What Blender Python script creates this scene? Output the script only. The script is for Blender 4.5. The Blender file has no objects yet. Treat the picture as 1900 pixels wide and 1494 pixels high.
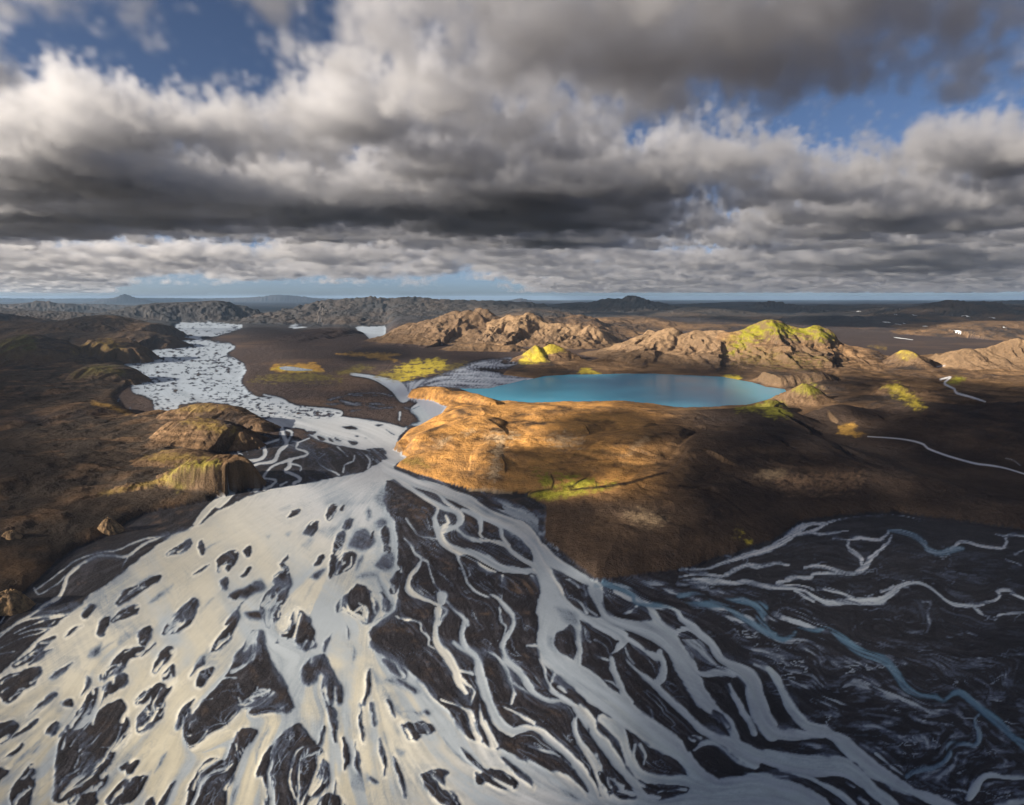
import bpy, math, numpy as np
from mathutils import Vector
# ------------------------------------------------------------------ camera
S = bpy.context.scene
CAM_H = 400.0                                   # metres above the valley floor
PITCH = math.radians(10.4)
CP, SP = math.cos(PITCH), math.sin(PITCH)
cam = bpy.data.cameras.new('camera'); cam_o = bpy.data.objects.new('camera', cam); S.collection.objects.link(cam_o)
cam.sensor_fit = 'HORIZONTAL'; cam.angle = 2 * math.atan(950 / 1055); cam.clip_start = 1.0; cam.clip_end = 400000
cam_o.location = (0, 0, CAM_H); cam_o.rotation_euler = (math.radians(90) - PITCH, 0, 0); S.camera = cam_o
# ------------------------------------------------------------------ sky, sun, exposure
SUN_EL, SUN_AZ = math.radians(19), math.radians(-112)        # azimuth clockwise from the view direction (+Y)
SUN = Vector((math.sin(SUN_AZ) * math.cos(SUN_EL), math.cos(SUN_AZ) * math.cos(SUN_EL), math.sin(SUN_EL)))
world = bpy.data.worlds.new('World'); S.world = world; world.use_nodes = True
wn = world.node_tree; bg = wn.nodes['Background']
sky = wn.nodes.new('ShaderNodeTexSky'); sky.sky_type = 'NISHITA'; sky.sun_disc = False
sky.sun_elevation = SUN_EL; sky.sun_rotation = SUN_AZ; sky.altitude = 800; sky.air_density = .42; sky.dust_density = 1.6; sky.ozone_density = 1.6
wn.links.new(sky.outputs[0], bg.inputs[0]); bg.inputs[1].default_value = .05
sun = bpy.data.lights.new('sun', 'SUN'); sun.energy = 5.0; sun.angle = math.radians(.5); sun.color = (1, .87, .70)
sun_o = bpy.data.objects.new('sun', sun); S.collection.objects.link(sun_o); sun_o.rotation_euler = SUN.to_track_quat('Z', 'Y').to_euler()
vs = S.view_settings; vs.view_transform = 'Standard'; vs.look = 'None'; vs.gamma = 1; vs.use_curve_mapping = False; vs.exposure = 1.2
S.cycles.volume_step_rate = 3; S.cycles.volume_bounces = 5; S.cycles.max_bounces = 6; S.cycles.diffuse_bounces = 2; S.cycles.glossy_bounces = 2
S.cycles.transparent_max_bounces = 8
# ------------------------------------------------------------------ helpers
F0 = 1055.0
def ray(u, v):
    """world direction of a picture point (x, y, z components, y forward)"""
    yu = -(np.asarray(v, float) - 747.0) / F0
    return (np.asarray(u, float) - 950.0) / F0, CP + yu * SP, -SP + yu * CP
def ground(u, v, z=0.0):
    x, y, w = ray(u, v); t = (z - CAM_H) / w
    return x * t, y * t
def at_depth(u, v, Y):
    x, y, w = ray(u, v); t = Y / y
    return x * t, t * y, CAM_H + w * t
def project(X, Y, Z):
    dz = Z - CAM_H
    d = Y * CP - dz * SP
    d = np.where(d < 1.0, 1.0, d)
    return 950 + F0 * X / d, 747 - F0 * (Y * SP + dz * CP) / d
_perm = np.random.default_rng(11).permutation(4096).astype(np.int32)
_gang = np.random.default_rng(12).uniform(0, 2 * np.pi, 4096)
_gx, _gy = np.cos(_gang).astype(np.float32), np.sin(_gang).astype(np.float32)
def noise(x, y, seed=0):
    x = np.asarray(x, np.float32); y = np.asarray(y, np.float32)
    xf = np.floor(x); yf = np.floor(y)
    xi = xf.astype(np.int32); yi = yf.astype(np.int32)
    fx = x - xf; fy = y - yf
    ux = fx * fx * fx * (fx * (fx * 6 - 15) + 10); uy = fy * fy * fy * (fy * (fy * 6 - 15) + 10)
    def g(ix, iy, dx, dy):
        h = _perm[(_perm[(ix + seed * 131) & 4095] + iy) & 4095]
        return _gx[h] * dx + _gy[h] * dy
    a = g(xi, yi, fx, fy); b = g(xi + 1, yi, fx - 1, fy)
    c = g(xi, yi + 1, fx, fy - 1); d = g(xi + 1, yi + 1, fx - 1, fy - 1)
    a = a + ux * (b - a); c = c + ux * (d - c)
    return (a + uy * (c - a)) * 1.5
def fbm(x, y, octaves=5, seed=0, gain=.5, ridged=False):
    s = 0; a = 1.0; tot = 0
    for o in range(octaves):
        n = noise(x, y, seed + o)
        if ridged: n = 1 - 2 * np.abs(n)
        s = s + a * n; tot += a; a *= gain
        x = x * 2.03 + 17.3; y = y * 2.03 - 9.1
    return s / tot
def sstep(a, b, x):
    t = np.clip((x - a) / (b - a), 0, 1)
    return t * t * (3 - 2 * t)
CROPS = {'A': (0, 1094, 3.736), 'B': (450, 1094, 3.736), 'C': (900, 1094, 3.736), 'D': (1400, 1094, 3.736),
         'E': (0, 800, 2.969), 'F': (640, 780, 2.969), 'G': (1260, 800, 2.969), 'P': (350, 860, 3.8),
         'Q': (700, 860, 3.8), 'R': (400, 740, 3.8), 'S': (200, 560, 3.8), 'T': (560, 520, 2.969),
         'U': (1200, 520, 2.714), 'V': (0, 520, 2.969), 'Z': (0, 0, 1.0)}
def pts(s):
    """survey notes 'A:x,y[,w] x,y B:...' -> array of picture points"""
    out = []; cur = 'Z'
    for tok in s.split():
        if ':' in tok: cur, tok = tok.split(':')
        x0, y0, k = CROPS[cur]
        q = [float(t) for t in tok.split(',')]
        out.append((x0 + q[0] / k, y0 + q[1] / k) + tuple(w / k for w in q[2:]))
    return np.array(out)
def smooth_line(p, step=3.0):
    """Catmull-Rom through the points"""
    p = np.asarray(p, float)
    if len(p) < 3: return p
    e = np.vstack([2 * p[0] - p[1], p, 2 * p[-1] - p[-2]]); out = []
    for i in range(len(p) - 1):
        a, b, c, d = e[i:i + 4]
        n = max(2, int(np.hypot(*(c - b)[:2]) / step))
        t = (np.arange(n) / n)[:, None]
        out.append(.5 * (2 * b + (c - a) * t + (2 * a - 5 * b + 4 * c - d) * t ** 2 + (3 * b - a - 3 * c + d) * t ** 3))
    out.append(p[-1:])
    return np.vstack(out)
def seg_dist(px, py, line):
    """distance, along-fraction index and interpolated extra columns to a polyline"""
    best = np.full(px.shape, 1e18, np.float32); val = [np.zeros(px.shape, np.float32) for _ in range(line.shape[1] - 2 + 2)]
    L = 0.0
    for a, b in zip(line[:-1], line[1:]):
        dx, dy = b[0] - a[0], b[1] - a[1]; ll = dx * dx + dy * dy + 1e-9
        rx = px - a[0]; ry = py - a[1]
        t = np.clip((rx * dx + ry * dy) / ll, 0, 1)
        d2 = (rx - t * dx) ** 2 + (ry - t * dy) ** 2
        m = d2 < best
        best = np.where(m, d2, best)
        for k in range(line.shape[1] - 2):
            val[k] = np.where(m, a[k + 2] + t * (b[k + 2] - a[k + 2]), val[k])
        sl = math.sqrt(ll)
        val[-2] = np.where(m, L + t * sl, val[-2])
        val[-1] = np.where(m, (dx * ry - dy * rx) / sl, val[-1])
        L += sl
    return np.sqrt(best), val
def inside(px, py, poly):
    c = np.zeros(px.shape, bool)
    for a, b in zip(poly, np.roll(poly, -1, 0)):
        if a[1] == b[1]: continue
        c ^= ((a[1] > py) != (b[1] > py)) & (px < (b[0] - a[0]) * (py - a[1]) / (b[1] - a[1]) + a[0])
    return c
def poly_sd(px, py, poly):
    """signed distance, positive inside"""
    d, _ = seg_dist(px, py, np.vstack([poly, poly[:1]])[:, :2])
    return np.where(inside(px, py, poly), d, -d)
def box_blur(a, r, it=2):
    r = int(max(1, r))
    for _ in range(it):
        for ax in (0, 1):
            n = a.shape[ax]
            p = np.pad(a, [(r + 1, r) if k == ax else (0, 0) for k in (0, 1)], mode='edge')
            c = np.cumsum(p, axis=ax, dtype=np.float64)
            hi = np.take(c, np.arange(2 * r + 1, 2 * r + 1 + n), axis=ax); lo = np.take(c, np.arange(0, n), axis=ax)
            a = ((hi - lo) / (2 * r + 1)).astype(np.float32)
    return a
def bilin(img, y, x):
    h, w = img.shape[:2]
    x = np.clip(x, 0, w - 1.001); y = np.clip(y, 0, h - 1.001)
    xi = x.astype(np.int32); yi = y.astype(np.int32); fx = (x - xi).astype(np.float32); fy = (y - yi).astype(np.float32)
    if img.ndim == 3: fx = fx[..., None]; fy = fy[..., None]
    a = img[yi, xi]; b = img[yi, xi + 1]; c = img[yi + 1, xi]; d = img[yi + 1, xi + 1]
    return (a * (1 - fx) + b * fx) * (1 - fy) + (c * (1 - fx) + d * fx) * fy
# ------------------------------------------------------------------ the braided river, surveyed on the flat valley floor
# raster over the valley floor (z = 0), rows and columns numbered by the picture point that sees them from the survey camera
RU0, RV0, RW, RH = -100, 556, 2100, 1030
RX, RY = np.meshgrid(np.arange(RW, dtype=np.float32) + RU0, np.arange(RH, dtype=np.float32) + RV0)
SD = np.full((RH, RW), -60, np.float32)        # > 0: silt and water, < 0: bare black sand (distance, survey units)
SDC = SD.copy()                                # the same for the surveyed single channels
FLX = np.zeros((RH // 4 + 1, RW // 4 + 1), np.float32); FLY = FLX.copy(); FLW = FLX.copy()
TONE = np.zeros((RH, RW), np.float32)          # partial wetness painted inside or outside the channels
BLUE = np.zeros((RH, RW), np.float32)          # clear blue meltwater
def window(p, pad):
    x0 = int(max(p[:, 0].min() - pad - RU0, 0)); x1 = int(min(p[:, 0].max() + pad - RU0 + 1, RW))
    y0 = int(max(p[:, 1].min() - pad - RV0, 0)); y1 = int(min(p[:, 1].max() + pad - RV0 + 1, RH))
    return slice(y0, max(y1, y0)), slice(x0, max(x1, x0))
def white(s, curve=True):
    p = pts(s); w = window(p, 20)
    SD[w] = np.maximum(SD[w], poly_sd(RX[w], RY[w], p))
ISL = []
def isl(s, k=1.0):
    p = pts(s) if isinstance(s, str) else s; ISL.append((p, k)); p = smooth_line(np.vstack([p, p[:1]]), 4)[:-1]; w = window(p, 14)
    if SD[w].size == 0: return
    d = poly_sd(RX[w], RY[w], p) + (2.6 if isinstance(s, str) else .4) * np.clip((RY[w] - 800) / 400, 0, 1.1)
    if k > .85: SD[w] = np.minimum(SD[w], -d); SDC[w] = np.minimum(SDC[w], -d)
    else: TONE[w] = np.minimum(TONE[w], -k * sstep(-5, 7, d))
def flow(p):
    q = np.diff(p[:, :2], axis=0); m = (p[1:, :2] + p[:-1, :2]) / 2
    ww = (p[1:, 2] + p[:-1, 2]) / 2 if p.shape[1] > 2 else np.full(len(m), 3.0)
    ix = ((m[:, 0] - RU0) / 4).astype(int); iy = ((m[:, 1] - RV0) / 4).astype(int)
    ok = (ix >= 0) & (iy >= 0) & (ix < FLX.shape[1]) & (iy < FLX.shape[0])
    n = np.hypot(q[:, 0], q[:, 1]) + 1e-6; g = np.clip(ww, 2, 25)
    np.add.at(FLX, (iy[ok], ix[ok]), (q[:, 0] / n * g)[ok]); np.add.at(FLY, (iy[ok], ix[ok]), (q[:, 1] / n * g)[ok]); np.add.at(FLW, (iy[ok], ix[ok]), g[ok])
def chan(s, k=1.0, blue=0.0):
    p = smooth_line(pts(s) if isinstance(s, str) else np.asarray(s, float), 3); mw = p[:, 2].max(); w = window(p, mw + 14)
    if SD[w].size == 0: return
    flow(p)
    d, val = seg_dist(RX[w], RY[w], p)
    sd = np.maximum(val[0] * 1.22, np.where(RY[w] < 900, 2.4, 1.4)) / 2 - d
    if k > .85: SDC[w] = np.maximum(SDC[w], sd)
    else: TONE[w] = np.maximum(TONE[w], k * sstep(-3, 2.5, sd))
    if blue: BLUE[w] = np.maximum(BLUE[w], blue * sstep(-2, 2, sd))
def wash(s, k):
    p = pts(s); w = window(p, 30)
    TONE[w] = np.maximum(TONE[w], k * sstep(-22, 16, poly_sd(RX[w], RY[w], p)))

# --- the great fan below the narrows
white("Z:726,858 690,872 R:850,553 600,600 400,632 Z:455,923 403,949 376,970 317,992 216,1069 168,1103 81,1177 0,1249 -100,1310 -100,1590 1165,1590 1114,1494 1087,1469 1050,1439 980,1412 950,1399 918,1388 868,1367 846,1343 819,1305 785,1271 752,1238 718,1222 688,1201 685,1174 700,1152 736,1132 739,1097 745,1060 737,1044 739,1007 734,970 722,952 714,930 718,892 745,890")
white("R:345,145 500,135 700,140 900,130 1100,150 1240,180 1350,210 1290,270 1280,330 1330,380 1380,400 1330,425 1260,470 1230,560 1100,600 1000,540 1100,480 1215,420 1190,395 1060,365 930,345 830,325 740,300 660,260 625,215 540,205 470,200 400,180")
for s in ("A:1750,290 1690,400 1600,560 1500,690 1400,790 1300,860 1288,960 1290,1040 1335,1085 1420,1010 1540,940 1640,850 1660,810 1720,820 1800,790 B:60,860 200,835 330,835 342,780 300,690 220,540 165,400 140,300 80,290",
 "A:720,830 840,780 870,900 885,1000 800,1120 710,1290 650,1350 560,1400 400,1465 390,1380 400,1180 410,1100 440,1020 560,980 640,920",
 "A:640,120 570,190 600,190", "A:820,95 900,40 980,0 900,0 850,50", "A:100,530 200,460 290,370 380,330 290,410 200,490",
 "A:950,120 940,160 860,190 800,210 780,220 850,160", "A:750,200 710,220 685,310 705,310 745,240", "A:1040,270 1030,310 1000,380 975,370 980,300",
 "A:990,410 870,430 790,490 740,560 700,615 760,590 820,560 880,480 960,450", "A:1190,405 1150,410 1100,480 1070,570 1105,530 1155,480 1195,435",
 "A:1190,530 1195,620 1150,650 1135,600 1160,560", "A:1170,660 1090,670 1060,720 1050,790 980,880 960,980 1000,970 1060,920 1110,880 1125,820 1130,760 1165,700",
 "A:1050,700 980,740 955,790 1020,760", "A:870,600 790,640 740,670 640,720 580,800 470,980 560,900 660,830 720,740 800,690 860,640",
 "A:1640,160 1600,240 1540,320 1480,400 1490,420 1570,360 1630,270 1655,190", "A:1470,545 1400,590 1370,660 1400,650 1440,600",
 "A:265,540 120,590 0,650 0,720 60,770 150,700 220,650 260,590", "A:0,940 100,930 90,980 0,1060", "A:400,930 340,970 370,1000",
 "A:215,1220 150,1310 80,1440 100,1494 190,1494 215,1380 228,1300", "A:1000,1300 900,1330 800,1410 760,1490 880,1470 950,1410 990,1340",
 "A:940,1190 850,1240 900,1260", "A:700,1290 740,1270 700,1370 660,1390 650,1350", "A:660,1410 580,1430 480,1470 500,1500 640,1500",
 "A:1040,1460 1010,1500 1060,1500", "A:1610,1090 1560,1200 1470,1180 1400,1240 1350,1330 1320,1400 1305,1550 1530,1550 1560,1400 1620,1250 1700,1090 1770,990 1680,980 1640,1040",
 "A:500,770 450,800 500,812", "A:-40,1270 50,1265 -40,1330",
 "B:370,130 330,220 300,300 230,370 290,350 350,340 400,400 470,400 500,390 495,310 460,220 420,160",
 "B:560,465 470,490 420,550 430,650 470,640 530,600 560,700 570,780 600,810 630,700 650,760 680,780 660,660 620,580", "B:600,820 620,940 640,1060 642,960 628,850",
 "B:390,940 430,1000 500,1080 560,1160 585,1280 580,1350 540,1400 480,1430 380,1530 200,1530 180,1400 150,1290 110,1280 130,1220 180,1130 280,1020",
 "B:620,1420 560,1450 520,1530 700,1530 660,1450", "B:1250,1290 1300,1400 1380,1480 1500,1500 1450,1420 1390,1380 1380,1300 1420,1270 1330,1265",
 "B:1630,1270 1640,1340 1700,1320 1800,1370 1868,1380 1868,1310 1750,1270", "B:1105,940 1160,1030 1220,1020 1180,990 1290,990 1315,960 1240,930 1170,950",
 "B:980,490 1040,570 1120,610 1135,580 1060,520", "B:310,0 250,120 200,200 180,260 150,180 130,110 190,40 230,0",
 "P:970,370 1000,300 1040,290 1035,340 990,400", "P:1070,330 1095,290 1085,335", "P:825,490 860,430 910,410 900,460 860,500", "P:700,380 740,340 790,325 770,350",
 "P:390,620 430,585 430,650 410,650", "P:205,690 240,650 335,620 335,680 290,740 280,760 240,720 210,760", "P:230,830 275,810 265,885 240,860", "P:370,795 435,735 400,785",
 "P:80,580 95,545 110,600 100,640 85,630", "P:605,800 650,765 700,770 710,830 700,920 660,990 600,980 545,1030 510,1010 540,940 600,880 620,860", "P:645,710 670,710 700,755 660,740",
 "P:1090,455 1120,405 1150,400 1130,460", "P:1045,520 1090,485 1095,520 1070,600 1040,650 1025,620", "P:1060,680 1110,630 1180,650 1150,730 1090,760 1040,780 1060,720",
 "P:1015,650 1035,650 1030,740 995,810 1000,730", "P:890,720 930,655 950,660 920,710", "P:1360,480 1390,445 1410,500 1420,580 1440,630 1390,620 1370,540",
 "P:1430,860 1460,780 1500,760 1490,830 1450,920 1420,900", "P:1190,850 1260,880 1290,940 1320,1000 1300,1080 1260,1130 1220,1110 1140,1060 1080,1030 1050,1050 1060,990 1120,930",
 "P:1360,920 1410,960 1420,1010 1380,1030 1360,980", "P:560,1040 640,1020 630,1080 580,1130 560,1090", "P:345,1040 330,1100 270,1140 300,1080",
 "E:920,680 980,640 1045,605 1040,640 980,670", "E:1095,640 1110,605 1125,650 1110,680", "E:650,950 700,900 760,850 880,800 840,840 760,890",
 "E:905,1115 930,1060 990,1000 1070,935 1060,1030 1010,1080 960,1110", "E:1270,910 1330,880 1300,925", "E:455,1025 500,970 490,1010",
 "R:890,198 960,193 1000,212 940,214", "R:1130,187 1180,183 1150,195", "R:1200,217 1265,258 1235,246", "R:940,300 990,305 1000,320 960,327", "R:980,262 1010,264 1000,272",
 "R:1050,270 1085,282 1060,278", "R:840,278 885,297 855,292", "R:800,280 830,300 812,298", "R:1060,355 1180,350 1200,390 1120,385", "R:720,265 770,290 740,296", "R:650,230 710,235 690,248 655,244"): isl(s)
for s, k in (("A:1420,450 1370,490 1360,540 1400,510", .6), ("A:700,380 640,430 620,470 690,440", .6), ("A:910,300 840,330 830,380 900,330", .6), ("B:1110,850 1180,850 1240,870 1310,860 1290,830 1230,850", .8),
 ("B:990,625 1060,650 1140,700 1220,715 1200,690 1120,640 1050,620", .75), ("B:860,1290 930,1340 870,1330", .8), ("B:800,1260 900,1320 850,1390 760,1360", .4), ("B:1060,1100 1130,1120 1100,1150", .4),
 ("B:900,560 1000,640 1100,800 1150,900 1060,840 940,700", .35), ("P:430,850 510,815 540,860 520,900 450,920 400,950 360,940 290,930 340,900 400,880", .75), ("P:1130,560 1180,480 1240,460 1290,520 1310,550 1270,600 1230,620 1160,600 1120,600", .65),
 ("P:860,800 920,760 960,740 930,790 900,820", .8), ("P:1310,720 1360,660 1420,630 1450,650 1440,730 1380,760 1330,740", .7), ("P:1190,800 1260,760 1330,780 1290,810", .5),
 ("P:1250,350 1270,310 1285,350 1265,400", .7), ("P:1310,420 1350,385 1400,410 1370,450 1330,460", .6), ("P:400,1060 500,1050 510,1100 430,1090", .8), ("P:680,500 720,480 700,512", .6),
 ("P:550,515 575,505 560,527", .6), ("P:790,580 830,560 870,530 850,575", .4), ("P:640,325 715,295 690,317", .6), ("E:760,840 820,805 870,800 800,830", .6), ("E:820,950 870,905 945,850 930,880 860,930", .6),
 ("P:1000,140 1300,100 1390,150 1280,280 1100,300 900,270", .18), ("P:1290,250 1400,130 1400,260 1370,310", .5), ("P:900,470 1050,430 1150,330 1000,520", .3)): isl(s, k)
# --- threads across the black strip on the left bank
for s in ("P:360,160,25 250,230,35 150,310,45 90,380,40 50,430,30",
 "E:930,570,10 800,620,12 700,690,14 620,690,16 540,690,18 440,740,16 380,790,22 350,860,20 330,910,22 260,950,20 180,1010,18 100,1060,14 0,1120,16",
 "E:900,580,8 780,600,8 640,660,8 560,670,7 430,710,8 330,780,8 250,840,8 190,880,8", "E:190,870,10 210,900,9 260,880,7 320,840,7 360,800,8", "E:130,910,6 60,970,6 0,1060,10",
 "E:420,990,10 330,1020,12 200,1030,10 120,1050,8 40,1110,12", "E:400,950,8 330,990,6 220,1000,6", "E:300,1080,6 180,1100,8 100,1125,8", "E:700,700,6 670,760,6 640,800,6",
 "A:440,180,18 300,190,18 150,220,18 60,280,20 0,330,22 -60,360,22", "A:430,0,18 400,70,16 290,130,18 220,180,14 140,220,14", "A:530,100,8 460,140,8 350,170,8",
 "A:430,190,8 330,210,8 200,260,8 100,310,10", "A:380,220,6 280,300,6 150,340,8 0,410,10", "A:100,430,8 0,450,8",
 # inside the islands
 "A:1868,700,10 1720,760,8 1680,800,20 1650,750,10", "A:1670,820,24 1600,890,22 1570,930,16", "A:690,670,26 690,760,30 650,860,30 600,920,16", "A:640,900,16 560,1000,12 490,1090,8", "A:700,1000,6 620,1080,10 560,1120,8 530,1220,8",
 "A:760,1100,8 660,1100,6", "A:840,960,14 800,1060,16 740,1150,12 690,1260,8", "A:690,1260,14 560,1350,22 420,1430,20", "A:1090,560? ".replace('? ', ',8 1060,640,8'), "A:1120,690,8 1060,790,12 1070,860,10 1010,960,8",
 "A:1320,120,8 1270,170,10 1280,220,18 1200,280,16 1130,340,20", "A:1600,1160,6 1560,1260,10 1440,1310,12 1400,1400,8", "A:1410,1060,10 1480,1020,20 1580,960,20",
 "B:350,340,20 380,260,12 400,170,5", "B:260,350,26 330,390,36 400,400,20", "B:400,420,14 440,360,14", "B:470,400,12 490,370,12", "B:540,610,46 520,700,50 560,800,40", "B:640,680,18 640,760,14 620,800,8",
 "B:0,830,10 100,810,12 210,720,12", "B:160,880,20 250,840,18 310,800,12", "B:210,1090,7 210,1200,10 180,1300,16 190,1400,18 200,1494,20", "B:330,990,5 320,1080,6 220,1190,10", "B:480,1080,6 380,1120,8 340,1240,14 330,1350,16 370,1460,16",
 "B:510,1270,5 510,1340,12 440,1420,14 410,1494,16", "B:520,1130,4 400,1180,6", "B:250,20,10 170,150,16 180,250,20", "B:90,1290,26 80,1360,40 40,1494,40",
 "P:1240,560,20 1200,620,22 1150,580,8", "P:1090,1020,12 1160,1060,20 1240,1110,30", "P:1160,1050,10 1210,1020,12", "P:1290,930,8 1300,1000,14 1320,1060,20", "P:1270,870,26 1340,930,40 1350,1010,40 1340,1060,30", "P:1390,1010,14 1380,1060,16",
 "P:600,900,8 620,940,14 570,1010,14", "P:700,870,4 640,910,8", "P:1150,660,8 1140,720,12 1090,760,10", "P:1320,800,18 1380,880,26 1420,960,26 1450,1020,30 1380,1080,30 1300,1130,30"): chan(s)
# --- the arm that follows the headland
for s in ("Q:70,60,60 150,80,50 280,140,55 400,170,60 520,220,60 640,270,70 720,320,60 800,370,70 900,410,80 1010,460,90 1080,530,90 1130,600,80 1150,680,90 1180,780,110 1220,880,120 1240,980,130 1220,1060,120 C:470,100,190",
 "Q:120,100,30 230,170,30 330,240,25 420,290,30 480,320,30 560,340,40 590,400,35 550,450,35 470,470,40 430,480,30",
 "Q:440,290,20 420,340,22 405,400,28 430,480,40 470,560,45 560,610,45 680,640,45 780,690,55 870,740,40 1000,755,40 1100,760,40 1170,800,30",
 "Q:550,450,28 620,510,25 700,540,24 800,550,24 890,570,28 960,630,26 1030,680,28 1100,720,35 1160,780,35", "Q:600,330,16 660,350,22 710,380,28 730,430,22 725,500,22 740,540,16",
 "Q:750,380,24 860,440,20 880,520,16 930,580,18", "Q:680,660,10 740,720,18 790,755,20 860,760,14", "Q:200,390,12 240,450,12 290,510,10 350,525,9 430,535,9",
 "Q:190,530,8 240,580,12 260,630,14 310,680,16 280,740,24 240,790,30 215,850,34 230,900,40 310,950,30 390,980,24 470,1020,30 490,1050,28 450,1100,24 430,1140,22 C:-300,50,70 B:1340,260,30 1350,380,50 1420,470,60 1470,560,60 1500,640,44 1540,720,30",
 "Q:310,680,12 360,700,10 370,750,9 400,840,10 440,900,12 490,980,18 550,1040,26 610,1090,26 640,1140,24 B:1550,210,30 1520,290,30 1540,400,36 1620,480,50 1640,580,60 1680,720,60 1740,840,50 1790,930,44 1868,1000,46",
 "Q:560,630,14 590,720,16 620,800,16 640,850,18 720,920,14 830,940,18 880,980,24 940,1050,26 970,1110,24 960,1140,22", "Q:640,740,10 650,790,10 620,820,10", "Q:885,770,9 880,850,10 880,940,10 860,1040,10 880,1120,10",
 "Q:780,760,9 770,800,7", "Q:770,820,7 810,870,8 870,940,8", "Q:1090,790,16 1150,850,18 1170,930,16", "Q:130,1080,14 200,1110,12 B:1160,210,12 1230,240,14 1240,290,14 1290,340,14 1290,390,10 1370,430,12",
 "Q:1160,600,60 1250,700,70 1350,760,60 1450,820,50 1530,860,40", "Q:1530,860,50 1540,950,60 1560,1030,60 1620,1100,55 1700,1140,45", "Q:1230,850,90 1330,960,40 1430,1050,50 1550,1110,50 1640,1140,50",
 "Q:1380,930,14 1450,940,16 1500,980,18", "Q:1700,1060,14 1760,1060,16 1830,1010,12", "Q:1740,1090,18 1820,1120,14", "Q:330,170,8 420,210,14 480,270,16 540,310,16", "Q:480,370,14 500,420,20 450,450,16",
 "B:1460,370,16 1530,420,30 1610,470,30", "B:1500,560,20 1600,590,16", "B:1380,770,10 1500,810,16 1570,860,30 1600,960,40 1640,1040,44", "B:1640,800,10 1660,920,30 1700,1000,40 1730,1090,40", "B:1520,620,14 1600,700,16 1580,790,16", "B:1700,420,8 1790,490,14 1840,600,22 1868,680,24"): chan(s)
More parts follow.
